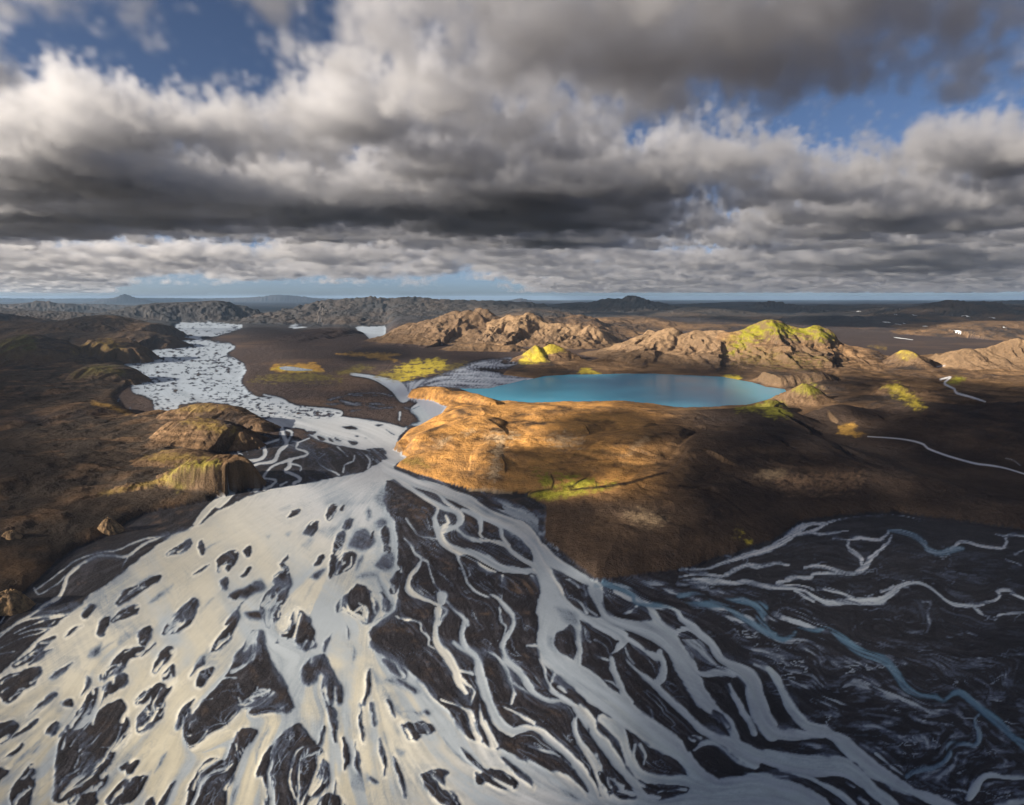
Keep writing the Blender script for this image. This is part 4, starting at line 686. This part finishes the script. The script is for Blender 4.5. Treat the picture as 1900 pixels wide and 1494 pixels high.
# dark rills through the green flat
def rill(s, col, k):
    global COL
    p = smooth_line(pts(s), 4); idx = np.where((PU > p[:, 0].min() - 8) & (PU < p[:, 0].max() + 8) & (PV > p[:, 1].min() - 8) & (PV < p[:, 1].max() + 8) & SEEN)
    d, val = seg_dist(PU[idx], PV[idx], p); m = (k * sstep(1.0, -1.0, d - val[0] / 2))[:, None]
    COL[idx] = COL[idx] * (1 - m) + np.asarray(col, np.float32) * m; return idx, m[:, 0]
for s in ("F:930,402,14 1000,400,12 1120,378,12 1240,365,11 1290,335,9 1330,318,6", "F:1140,372,10 1150,340,12 1135,300,8", "F:1240,382,10 1400,368,14 1560,345,16 1700,305,14 1770,288,10", "F:1385,365,7 1382,335,6", "G:0,300,8 200,340,8 330,430,8 390,480,6"): rill(s, (.022, .018, .016), .9)
rill("F:1770,290,22 1850,220,20 1890,150,14", (.15, .10, .065), .7)
for s, k in (("G:1040,30,4 1190,40,5 1290,55,7 1350,75,9 1370,95,9 1460,130,9 1560,160,9 1640,180,10 1720,190,9 1800,205,7 1900,235,6 2000,260,6", .95), ("U:1480,500,9 1530,488,7 1500,520,10 1550,548,8 1560,568,10 1640,590,8 1705,612,5", .95), ("U:1460,435,6 1500,430,6", .8), ("G:1800,150,3 1840,160,3 1880,190,3", .5)):
    idx, m = rill(s, (.60, .61, .64), k); WET[idx] = np.maximum(WET[idx], m * .7)
scar = sstep(.7, 1.6, steep) * (Y < 4200) * (Z > -.5) * (dk < -8); COL = mix(COL, (.13, .088, .055), scar * .85); WET *= (1 - scar)
COL = np.clip(COL, .004, .8)
# ------------------------------------------------------------------ ground material
def new_mat(name):
    m = bpy.data.materials.new(name); m.use_nodes = True; return m, m.node_tree.nodes, m.node_tree.links.new, m.node_tree.nodes['Principled BSDF']
ground_mat, N, L, B = new_mat('volcanic_ground')
ac = N.new('ShaderNodeAttribute'); ac.attribute_name = 'albedo'; aw = N.new('ShaderNodeAttribute'); aw.attribute_name = 'wet'
geo = N.new('ShaderNodeNewGeometry')
def nz(scale, detail, rough=.55, typ=None):
    n = N.new('ShaderNodeTexNoise'); n.inputs['Scale'].default_value = scale; n.inputs['Detail'].default_value = detail; n.inputs['Roughness'].default_value = rough
    L(geo.outputs['Position'], n.inputs['Vector']); return n
def mth(op, a, b, c=None):
    n = N.new('ShaderNodeMath'); n.operation = op
    for i, q in enumerate((a, b, c)):
        if q is None: continue
        if isinstance(q, (int, float)): n.inputs[i].default_value = q
        else: L(q, n.inputs[i])
    return n.outputs[0]
ng = nz(.45, 5); nb = nz(.035, 8, .68)
dry = mth('SUBTRACT', 1.0, aw.outputs['Fac'])
gr = mth('MULTIPLY_ADD', mth('SUBTRACT', ng.outputs['Fac'], .5), mth('MULTIPLY_ADD', dry, .75, .16), 1.0)
gr = mth('MULTIPLY', gr, mth('MULTIPLY_ADD', mth('SUBTRACT', nb.outputs['Fac'], .5), mth('MULTIPLY', dry, .8), 1.0))
mx = N.new('ShaderNodeVectorMath'); mx.operation = 'SCALE'; L(ac.outputs['Color'], mx.inputs[0]); L(gr, mx.inputs['Scale']); L(mx.outputs[0], B.inputs['Base Color'])
L(mth('MULTIPLY_ADD', aw.outputs['Fac'], -.45, .95), B.inputs['Roughness']); L(mth('MULTIPLY_ADD', aw.outputs['Fac'], .28, .08), B.inputs['Specular IOR Level'])
bp = N.new('ShaderNodeBump'); bp.inputs['Distance'].default_value = 1.0; L(mth('MULTIPLY', dry, .9), bp.inputs['Strength'])
L(mth('MULTIPLY_ADD', nb.outputs['Fac'], 13.0, mth('MULTIPLY', ng.outputs['Fac'], 1.1)), bp.inputs['Height']); L(bp.outputs[0], B.inputs['Normal'])
# ------------------------------------------------------------------ the height field, split into its landforms
du = np.stack([np.gradient(X, axis=1), np.gradient(Y, axis=1), np.gradient(Z, axis=1)], -1); dv = np.stack([np.gradient(X, axis=0), np.gradient(Y, axis=0), np.gradient(Z, axis=0)], -1)
NRM = np.cross(du, dv); NRM /= np.linalg.norm(NRM, axis=-1, keepdims=True) + 1e-9
lab = LAB.copy()
lab[(lab == 0) & (rast(box_blur(SILT, 1)) > .5) & (np.abs(U0 - 950) < 1040)] = 5
lab[(Y > 5600) & np.isin(lab, (0, 1, 2))] = 6
fl = lab[:-1, :-1].ravel()
ii = (np.arange(NR - 1)[:, None] * NC + np.arange(NC - 1)[None, :]).ravel()
VERT = np.stack([X, Y, Z], -1).reshape(-1, 3); NV = NRM.reshape(-1, 3).astype(np.float32); CV = COL.reshape(-1, 3); WV = WET.ravel()
LAND = {0: 'flood_plain', 5: 'river', 6: 'uplands', 1: 'river_bank', 2: 'headland', 60: 'lake_bed', 11: 'cliff', 12: 'hill', 13: 'hill', 14: 'hill', 15: 'hill', 16: 'hill', 17: 'mound', 18: 'hill', 19: 'hill', 20: 'hill', 21: 'ridge', 22: 'ridge', 23: 'swell', 24: 'swell',
        31: 'mountain', 32: 'mountain', 33: 'foothill', 34: 'hill', 35: 'mountain', 36: 'mountain', 37: 'hill', 38: 'mountain', 41: 'knoll', 42: 'knoll', 43: 'knoll', 44: 'knoll', 45: 'foothill', 51: 'mountain', 52: 'mountain', 53: 'mountain', 54: 'mountain', 55: 'mountain', 56: 'mountain'}
for k, name in LAND.items():
    q = ii[fl == k]
    if len(q) == 0: continue
    quads = np.stack([q, q + 1, q + NC + 1, q + NC], 1)
    used, inv = np.unique(quads, return_inverse=True); inv = inv.reshape(-1).astype(np.int32)
    me = bpy.data.meshes.new(name); me.vertices.add(len(used)); me.vertices.foreach_set('co', VERT[used].astype(np.float32).ravel())
    me.loops.add(len(inv)); me.loops.foreach_set('vertex_index', inv)
    me.polygons.add(len(q)); me.polygons.foreach_set('loop_start', np.arange(0, len(inv), 4, dtype=np.int32)); me.polygons.foreach_set('use_smooth', np.ones(len(q), bool))
    me.update(calc_edges=True)
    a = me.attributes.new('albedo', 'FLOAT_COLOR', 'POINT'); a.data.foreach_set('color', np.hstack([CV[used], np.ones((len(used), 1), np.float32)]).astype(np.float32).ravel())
    a = me.attributes.new('wet', 'FLOAT', 'POINT'); a.data.foreach_set('value', WV[used])
    a = me.attributes.new('custom_normal', 'FLOAT_VECTOR', 'POINT'); a.data.foreach_set('vector', NV[used].ravel())
    me.materials.append(ground_mat)
    ob = bpy.data.objects.new(name, me); S.collection.objects.link(ob); ob['kind'] = 'structure'
# ------------------------------------------------------------------ lake
water, N, L, B = new_mat('lake_water')
B.inputs['Base Color'].default_value = (.07, .33, .50, 1); B.inputs['Roughness'].default_value = .22; B.inputs['IOR'].default_value = 1.33
geo = N.new('ShaderNodeNewGeometry'); n = nz(.05, 4); bp = N.new('ShaderNodeBump'); bp.inputs['Strength'].default_value = .25; bp.inputs['Distance'].default_value = .6; L(n.outputs['Fac'], bp.inputs['Height']); L(bp.outputs[0], B.inputs['Normal'])
def sheet(name, s, z, mat, grow=0.0, kind='structure'):
    p = pts(s); gx, gy = ground(p[:, 0], p[:, 1]); P = smooth_line(np.vstack([np.stack([gx, gy], 1)] * 1 + [[gx[0], gy[0]]]), 25)[:-1]
    c = P.mean(0); e = np.roll(P, -1, 0) - np.roll(P, 1, 0); nn = np.stack([e[:, 1], -e[:, 0]], 1); nn /= np.linalg.norm(nn, axis=1, keepdims=True) + 1e-9
    ar = np.sum(P[:, 0] * np.roll(P[:, 1], -1) - np.roll(P[:, 0], -1) * P[:, 1]); P = P + nn * grow * (1 if ar > 0 else -1)
    me = bpy.data.meshes.new(name); f = list(range(len(P)))
    if ar < 0: f = f[::-1]
    me.from_pydata([(x - c[0], y - c[1], 0) for x, y in P], [], [f]); me.materials.append(mat)
    ob = bpy.data.objects.new(name, me); ob.location = (c[0], c[1], z); S.collection.objects.link(ob); ob['kind'] = kind; return ob
wn_ = nz(.0035, 4); L(mth('MULTIPLY_ADD', wn_.outputs['Fac'], .22, .10), B.inputs['Roughness'])
sheet('lake', LAKE, .6, water, 14)
pond_w, N, L, B = new_mat('pond_water'); B.inputs['Base Color'].default_value = (.26, .32, .38, 1); B.inputs['Roughness'].default_value = .15; B.inputs['IOR'].default_value = 1.33
PONDS = ("S:1205,467 1250,460 1300,462 1380,474 1452,486 1380,492 1290,491 1225,482",)
for q in PONDS:
    p = pts(q).mean(0); r_ = int(np.argmin(np.abs(V0[:, 600] - p[1]))); c_ = int(np.argmin(np.abs(COLS - p[0]))); sheet('pond', q, float(Z[r_ - 6:r_ + 7, c_ - 12:c_ + 13].max()) + .3, pond_w, 0)
# ------------------------------------------------------------------ clouds: real volumes, whose shadows fall on the valley
cloud_mat = bpy.data.materials.new('cloud'); cloud_mat.use_nodes = True; N = cloud_mat.node_tree.nodes; N.clear()
o = N.new('ShaderNodeOutputMaterial'); pv = N.new('ShaderNodeVolumePrincipled'); SIG = .0052
pv.inputs['Density'].default_value = SIG; pv.inputs['Color'].default_value = (.78, .79, .82, 1); pv.inputs['Anisotropy'].default_value = .4
cloud_mat.node_tree.links.new(pv.outputs[0], o.inputs['Volume'])
crng = np.random.default_rng(8)
def grf(shape, vox, lmax, beta, an=None):
    """random field with a power-law spectrum and outer scale lmax"""
    f = np.fft.rfftn(crng.standard_normal(shape).astype(np.float32)); an = an or [1] * len(shape)
    ks = [np.fft.fftfreq(n, d=v * a) for n, v, a in zip(shape[:-1], vox[:-1], an[:-1])] + [np.fft.rfftfreq(shape[-1], d=vox[-1] * an[-1])]
    k2 = sum(np.meshgrid(*[k ** 2 for k in ks], indexing='ij', sparse=True))
    x = np.fft.irfftn(f * (k2 + (1 / lmax) ** 2) ** (-beta / 4), s=shape); x -= x.mean(); return (x / x.std()).astype(np.float32)
def cloud(name, mn, mx, vox, fn, label):
    res = [int(round((b - a) / v)) + 1 for a, b, v in zip(mn, mx, vox)]
    d = fn(res, vox, [np.linspace(a, b, n).astype(np.float32) for a, b, n in zip(mn, mx, res)]).astype(np.float32)
    for ax in range(3):
        s = [slice(None)] * 3
        for e in (0, -1): s[ax] = e; d[tuple(s)] = 0
    me = bpy.data.meshes.new(name); me.vertices.add(d.size)
    a = me.attributes.new('dens', 'FLOAT', 'POINT'); a.data.foreach_set('value', d.ravel()); me.materials.append(cloud_mat)
    ob = bpy.data.objects.new(name, me); S.collection.objects.link(ob); ob['kind'] = 'stuff'; ob['label'] = label; ob['category'] = 'clouds'
    g = bpy.data.node_groups.new(name, 'GeometryNodeTree')
    for io in ('INPUT', 'OUTPUT'): g.interface.new_socket('Geometry', in_out=io, socket_type='NodeSocketGeometry')
    N = g.nodes; L = g.links.new
    gi = N.new('NodeGroupInput'); go = N.new('NodeGroupOutput'); vc = N.new('GeometryNodeVolumeCube')
    vc.inputs['Min'].default_value = mn; vc.inputs['Max'].default_value = mx
    for k, r in zip('XYZ', res): vc.inputs['Resolution ' + k].default_value = r
    pos = N.new('GeometryNodeInputPosition')
    sub = N.new('ShaderNodeVectorMath'); sub.operation = 'SUBTRACT'; sub.inputs[1].default_value = mn; L(pos.outputs[0], sub.inputs[0])
    mul = N.new('ShaderNodeVectorMath'); mul.operation = 'MULTIPLY'; mul.inputs[1].default_value = [(r - 1) / (b - a) for r, a, b in zip(res, mn, mx)]; L(sub.outputs[0], mul.inputs[0])
    sep = N.new('ShaderNodeSeparateXYZ'); L(mul.outputs[0], sep.inputs[0]); fi = []
    for k in range(3):
        f = N.new('FunctionNodeFloatToInt'); f.rounding_mode = 'ROUND'; L(sep.outputs[k], f.inputs[0]); fi.append(f.outputs[0])
    def im(op, a, b):
        q = N.new('FunctionNodeIntegerMath'); q.operation = op
        for i, v in enumerate((a, b)):
            if isinstance(v, int): q.inputs[i].default_value = v
            else: L(v, q.inputs[i])
        return q.outputs[0]
    idx = im('ADD', im('MULTIPLY', im('ADD', im('MULTIPLY', fi[0], res[1]), fi[1]), res[2]), fi[2])
    si = N.new('GeometryNodeSampleIndex'); si.data_type = 'FLOAT'; si.domain = 'POINT'; L(gi.outputs[0], si.inputs['Geometry'])
    at = N.new('GeometryNodeInputNamedAttribute'); at.data_type = 'FLOAT'; at.inputs['Name'].default_value = 'dens'
    L(at.outputs[0], si.inputs['Value']); L(idx, si.inputs['Index']); L(si.outputs[0], vc.inputs['Density'])
    sm = N.new('GeometryNodeSetMaterial'); sm.inputs['Material'].default_value = cloud_mat; L(vc.outputs[0], sm.inputs[0]); L(sm.outputs[0], go.inputs[0])
    ob.modifiers.new('volume', 'NODES').node_group = g
    return ob
CB, CT = 2500.0, 3800.0
SKY = [(260, 85, 230, 75, -2.4), (60, 20, 200, 60, -1.5), (430, 110, 70, 45, -.6), (1740, 200, 190, 48, -2.2), (1570, 225, 120, 30, -1.3), (1390, 190, 90, 25, -.7), (1870, 110, 60, 60, -.6), (1250, 40, 50, 30, -.5),
       (1345, 385, 45, 14, -.8), (1200, 265, 50, 20, -.5), (300, 447, 230, 9, -1.2), (1300, 458, 70, 7, -.8), (100, 310, 230, 65, .8), (480, 370, 260, 38, .7), (900, 385, 260, 55, .8), (1050, 330, 200, 60, .5), (60, 400, 320, 32, .8),
       (700, 230, 260, 70, .35), (1100, 70, 300, 60, .5), (1500, 110, 200, 50, .5), (1700, 480, 220, 20, .8), (1650, 400, 200, 35, .6), (200, 210, 190, 55, .7), (1300, 320, 150, 40, .3), (1820, 300, 100, 50, .7)]
def layout(xs, ys, lst, z):
    xx, yy = np.meshgrid(xs, ys, indexing='ij'); u, v = project(xx, yy, z); a = np.zeros_like(xx)
    for (cu, cv, ru, rv, k) in lst: a += k * np.exp(-(((u - cu) / ru) ** 2 + ((v - cv) / rv) ** 2))
    return a, u, v
def deck(res, vox, G):
    near = vox[0] < 150
    c = .70 * grf(res[:2], vox[:2], 3600, 3.2) + .55 * grf(res[:2], vox[:2], 1250, 3.0)
    r = grf(res, vox, 1150 if near else 2300, 3.1, (1, 1, 1.15))
    a, u, v = layout(G[0], G[1], SKY, CB + 250)
    gap = sstep(150, 260, u) * sstep(1050, 900, u)
    cs = grf(res[:2], vox[:2], 9000, 4.2)
    clear = sstep(0, -26, v - (556 - 46 * gap) + 10 * np.clip(cs, -1.5, 1.5)) * (sstep(-260, -60, u) if near else 1)
    cov = np.clip(.16 + .34 * c + .75 * a, -.4, 1.2)[:, :, None]
    lowtop = (1.05 + 1.6 * np.exp(-(((u - 250) / 330) ** 2 + ((v - 170) / 75) ** 2)) + 1.2 * np.exp(-(((u - 1720) / 260) ** 2 + ((v - 270) / 60) ** 2)))[:, :, None]
    base = CB + 130 * (1 + np.clip(grf(res[:2], vox[:2], 2200, 3.0), -1.5, 1.5))[:, :, None]
    base = base - ((G[1] ** 2 / (2 * 6.371e6)) if not near else 0 * G[1])[None, :, None]          # the earth curves away
    z = G[2][None, None, :]; h = (z - base) / (CT - CB)
    d = np.clip(cov - h * lowtop, -1, .8) * 1.5 + .38 * r - .08
    d *= np.clip((z - base + 130) / 170, 0, 1) * clear[:, :, None]
    return np.clip(d * 1.6, 0, 1) * (1.0 if near else .55)
cloud('clouds', (-24000, 3200, CB - 60), (24000, 26000, CT), (62, 62, 56), deck, 'broken grey cloud deck with bright edges overhead')
cloud('clouds', (-95000, 26000, CB - 1150), (95000, 115000, CT - 300), (300, 300, 100), deck, 'thin layered cloud bands low above the horizon')
# unseen low cloud outside the picture, shaped to shade the valley and light chosen spots
LIT = [(985, 810, 260, 75, 1.0), (860, 790, 120, 70, .8), (1185, 950, 75, 28, .75), (1090, 1065, 45, 22, .8), (400, 830, 110, 85, 1.0), (200, 800, 150, 60, .5), (330, 900, 140, 30, .9), (205, 978, 45, 22, 1.0), (22, 990, 40, 20, .9), (30, 1110, 40, 30, .6),
       (480, 1300, 520, 330, .85), (620, 960, 230, 80, .8), (930, 1320, 200, 200, .5), (350, 690, 160, 90, 1.0), (600, 690, 160, 60, .35), (560, 790, 220, 40, .9), (930, 608, 240, 46, 1.0), (1060, 640, 90, 20, 1.0), (1000, 665, 70, 16, 1.0), (780, 690, 120, 22, .8),
       (1290, 640, 130, 16, .9), (1440, 625, 110, 14, 1.0), (1110, 690, 60, 14, .6), (1440, 705, 80, 25, .9), (1500, 745, 70, 30, .7), (1560, 790, 60, 16, .9), (1670, 740, 60, 24, .9), (1680, 668, 40, 12, .9), (1850, 670, 80, 26, 1.0), (1300, 780, 90, 20, .5),
       (985, 868, 60, 40, -2.6), (1085, 852, 46, 28, -2.2), (1125, 793, 95, 26, -2.4), (1000, 590, 900, 14, -.15), (690, 660, 60, 14, -.5)]
LIT += [(1065, 905, 95, 17, .9), (1480, 885, 130, 16, .3), (1650, 880, 70, 30, .3), (1560, 828, 90, 20, .4), (1600, 1110, 500, 150, .28), (1470, 735, 80, 26, .6), (1180, 552, 60, 8, .9), (1820, 568, 90, 10, .8), (1330, 665, 200, 14, .25), (1640, 690, 120, 14, .35), (1270, 768, 60, 10, .7), (1000, 757, 220, 10, .5), (480, 660, 60, 20, .4)]
# where the light should reach: ground points in sun, carried up the sun's ray to the height of the shade layer
def light_plan():
    step = 27.0; x0, y0, nx, ny = -9600.0, -4000.0, 330, 390
    m = SEEN & (PU > -180) & (PU < 2080) & (PV < 1560) & (Y > 300) & (Y < 14000)
    u, v = PU[m], PV[m]; lit = np.full(u.shape, .015, np.float32)
    for (cu, cv, ru, rv, a) in LIT: lit += a * np.exp(-np.clip((((u - cu) / ru) ** 2 + ((v - cv) / rv) ** 2) ** 1.4, 0, 50))
    lit = np.clip(lit * 1.2 + .12 * fbm(u / 70, v / 30, 3, 431), .02, 1)
    h = (1200 - Z[m]) / SUN.z
    ix = np.floor((X[m] + SUN.x * h - x0) / step).astype(int); iy = np.floor((Y[m] + SUN.y * h - y0) / step).astype(int)
    ok = (ix >= 0) & (iy >= 0) & (ix < nx) & (iy < ny)
    A = np.zeros((nx, ny), np.float32); Wt = A.copy(); np.add.at(A, (ix[ok], iy[ok]), lit[ok]); np.add.at(Wt, (ix[ok], iy[ok]), 1)
    A = A / np.maximum(Wt, 1); wt = (Wt > 0).astype(np.float32); num, den = A * wt, wt.copy(); k = 1.0
    for r in (1, 3, 8, 16):
        k *= .02; num += k * box_blur(A * wt, r); den += k * box_blur(wt, r)
    return x0, y0, step, np.where(den > 1e-7, num / np.maximum(den, 1e-7), -1).astype(np.float32)
PX0, PY0, PST, PLAN = light_plan()
def shade_layer(res, vox, G):
    n = grf(res[:2], vox[:2], 900, 3.0); r = grf(res, vox, 200, 3.0)
    out = np.zeros(res, np.float32); xx, yy = np.meshgrid(G[0], G[1], indexing='ij')
    for k, z in enumerate(G[2]):
        h = (1200 - z) / SUN.z
        i, j = (xx + SUN.x * h - PX0) / PST - .5, (yy + SUN.y * h - PY0) / PST - .5
        ins = (i > 0) & (j > 0) & (i < PLAN.shape[0] - 1) & (j < PLAN.shape[1] - 1)
        lit = bilin(PLAN, i, j); lit = np.where(ins & (lit >= 0), np.clip(lit, .02, 1), sstep(-.3, .8, n))
        cu, cv = project(xx, yy, z); hide = np.where(yy > 0, sstep(-60, -260, cu), 1)
        out[:, :, k] = -np.log(np.clip(lit, .02, 1)) / (SIG * 240) * hide
    return np.clip(out * (1 + .3 * r), 0, 4)
cloud('clouds', (-9600, -4000, 1155), (-700, 6500, 1245), (27, 27, 18), shade_layer, 'unseen low cloud layer shaped to shade the valley')
# ------------------------------------------------------------------ single rocks and snow patches
def on_ground(u, v, ymax=1e9):
    """the visible ground point under a picture point"""
    d = (PU - u) ** 2 + ((PV - v) * 1.5) ** 2 + np.where(SEEN & (Y > 0) & (Y < ymax), 0, 1e9)
    i = int(np.argmin(d)); return float(X.ravel()[i]), float(Y.ravel()[i]), float(Z.ravel()[i])
def height_at(x, y):
    r = int(np.clip(np.searchsorted(ROWS, y), 1, NR - 1)); r = r if abs(ROWS[r] - y) < abs(ROWS[r - 1] - y) else r - 1
    c = int(np.argmin(np.abs(COLS - (950 + x / GR[r])))); return float(Z[r, c])
rock_mat, N, L, B = new_mat('tuff_rock')
geo = N.new('ShaderNodeNewGeometry'); n = nz(.16, 7, .65); cr = N.new('ShaderNodeValToRGB')
cr.color_ramp.elements[0].position = .35; cr.color_ramp.elements[0].color = (.075, .050, .032, 1); cr.color_ramp.elements[1].position = .7; cr.color_ramp.elements[1].color = (.40, .255, .12, 1)
L(n.outputs['Fac'], cr.inputs[0]); L(cr.outputs[0], B.inputs['Base Color']); B.inputs['Roughness'].default_value = .95
bp = N.new('ShaderNodeBump'); bp.inputs['Distance'].default_value = 2.0; L(n.outputs['Fac'], bp.inputs['Height']); L(bp.outputs[0], B.inputs['Normal'])
def rock(u, v, wid, dep, hgt, seed, label, lean=(0, 0)):
    x, y, z = on_ground(u, v); na, nr = 72, 34
    th = np.linspace(0, 2 * np.pi, na, endpoint=False); rr = np.linspace(0, 1, nr)
    T, R_ = np.meshgrid(th, rr); px, py = np.cos(T) * R_, np.sin(T) * R_
    out = 1 + .35 * fbm(np.cos(T) * 1.3 + seed, np.sin(T) * 1.3, 3, seed)
    prof = (1 - sstep(.12, 1.0, R_)) ** .8 * (1 + .38 * fbm(px * 2.2 + seed, py * 2.2, 5, seed + 3, .6, True)) + .16 * fbm(px * 7, py * 7, 3, seed + 5) * (1 - R_)
    vx_, vy_ = px * out * wid / 2 + lean[0] * prof * hgt, py * out * dep / 2 + lean[1] * prof * hgt
    vz = prof * hgt - 5.0 * R_ ** 2
    gz = np.array([[height_at(x + a, y + b) - z for a, b in zip(q, w_)] for q, w_ in zip(vx_, vy_)]) if True else 0
    vz = vz + gz
    me = bpy.data.meshes.new('rock_outcrop'); vv = np.stack([vx_, vy_, vz], -1).reshape(-1, 3).tolist()
    fs = [(r * na + a, r * na + (a + 1) % na, (r + 1) * na + (a + 1) % na, (r + 1) * na + a) for r in range(nr - 1) for a in range(na)]
    me.from_pydata(vv, [], [f[::-1] for f in fs]); me.polygons.foreach_set('use_smooth', np.ones(len(fs), bool)); me.materials.append(rock_mat)
    ob = bpy.data.objects.new('rock_outcrop', me); ob.location = (x, y, z); S.collection.objects.link(ob)
    ob['label'] = label; ob['category'] = 'rock'; ob['group'] = 'rock outcrops on the left bank'; return ob
rock(208, 985, 48, 40, 17, 3, 'craggy golden tuff outcrop alone on the dark slope above the black sand strip')
rock(22, 996, 36, 30, 8, 5, 'low rounded golden outcrop lying on the bare dark plateau')
rock(22, 1128, 60, 50, 20, 9, 'dark crag with ragged golden face at the foot of the bank')
snow_mat, N, L, B = new_mat('old_snow'); B.inputs['Base Color'].default_value = (.62, .66, .70, 1); B.inputs['Roughness'].default_value = .8
srng = np.random.default_rng(21)
for i, (u, v, w_) in enumerate((("U", 1285, 293), ("U", 1205, 211), ("U", 1265, 222), ("U", 1300, 219), ("U", 1350, 178), ("U", 1605, 181), ("U", 1740, 186), ("U", 1270, 148), ("U", 1255, 173), ("U", 1400, 231), ("U", 1565, 254), ("U", 1800, 241), ("U", 1070, 158), ("U", 1522, 124))):
    p = pts(f"{u}:{v},{w_}")[0]; wid = (26, 15, 11, 7, 9, 12, 9, 10, 7, 8, 10, 8, 8, 9)[i]
    x, y, z = on_ground(p[0], p[1]); m = .45 * y / F0; a = np.linspace(0, 2 * np.pi, 18, endpoint=False)
    rad = 1 + .35 * np.sin(a * 2 + srng.uniform(0, 6)) + .2 * srng.standard_normal(18); rad = np.clip(rad, .4, 1.6)
    rings = []
    for f in (.0, .5, 1.0):
        for q, ra in zip(a, rad): dx, dy = np.cos(q) * ra * f * wid * m / 2, np.sin(q) * ra * f * wid * m * 1.6; rings.append((dx, dy, height_at(x + dx, y + dy) - z + 2.5 * (1.2 - f)))
    fs = [(r * 18 + k, r * 18 + (k + 1) % 18, (r + 1) * 18 + (k + 1) % 18, (r + 1) * 18 + k) for r in range(2) for k in range(18)]
    me = bpy.data.meshes.new('snow_patch'); me.from_pydata(rings, [], [f[::-1] for f in fs]); me.polygons.foreach_set('use_smooth', np.ones(len(fs), bool)); me.materials.append(snow_mat)
    ob = bpy.data.objects.new('snow_patch', me); ob.location = (x, y, z); S.collection.objects.link(ob)
    ob['category'] = 'snow patch'; ob['group'] = 'snow patches on the far uplands'; ob['label'] = 'widest white snow patch, lying on the dark flats behind the yellow-topped knoll' if i == 0 else 'small old snow patch on the dark uplands beyond the green-topped mountain'
# ------------------------------------------------------------------ haze: thin even air round the whole scene, below the clouds
hm_ = bpy.data.materials.new('haze'); hm_.use_nodes = True; N = hm_.node_tree.nodes; N.clear()
o = N.new('ShaderNodeOutputMaterial'); pv = N.new('ShaderNodeVolumePrincipled'); pv.inputs['Density'].default_value = 0.75e-5; pv.inputs['Color'].default_value = (.45, .68, 1, 1)
hm_.node_tree.links.new(pv.outputs[0], o.inputs['Volume'])
zt = float(Z.max()) + 40; zb = float(Z.min()) - 2
me = bpy.data.meshes.new('haze'); hx, hy0, hy1 = 470000, -3000, 140000
me.from_pydata([(x, y, z) for z in (zb, zt) for x, y in ((-hx, hy0), (hx, hy0), (hx, hy1), (-hx, hy1))], [], [(3, 2, 1, 0), (4, 5, 6, 7), (0, 1, 5, 4), (1, 2, 6, 5), (2, 3, 7, 6), (3, 0, 4, 7)])
me.materials.append(hm_); ob = bpy.data.objects.new('haze', me); S.collection.objects.link(ob); ob['kind'] = 'stuff'; ob['label'] = 'thin blue haze over the far uplands'; ob['category'] = 'haze'
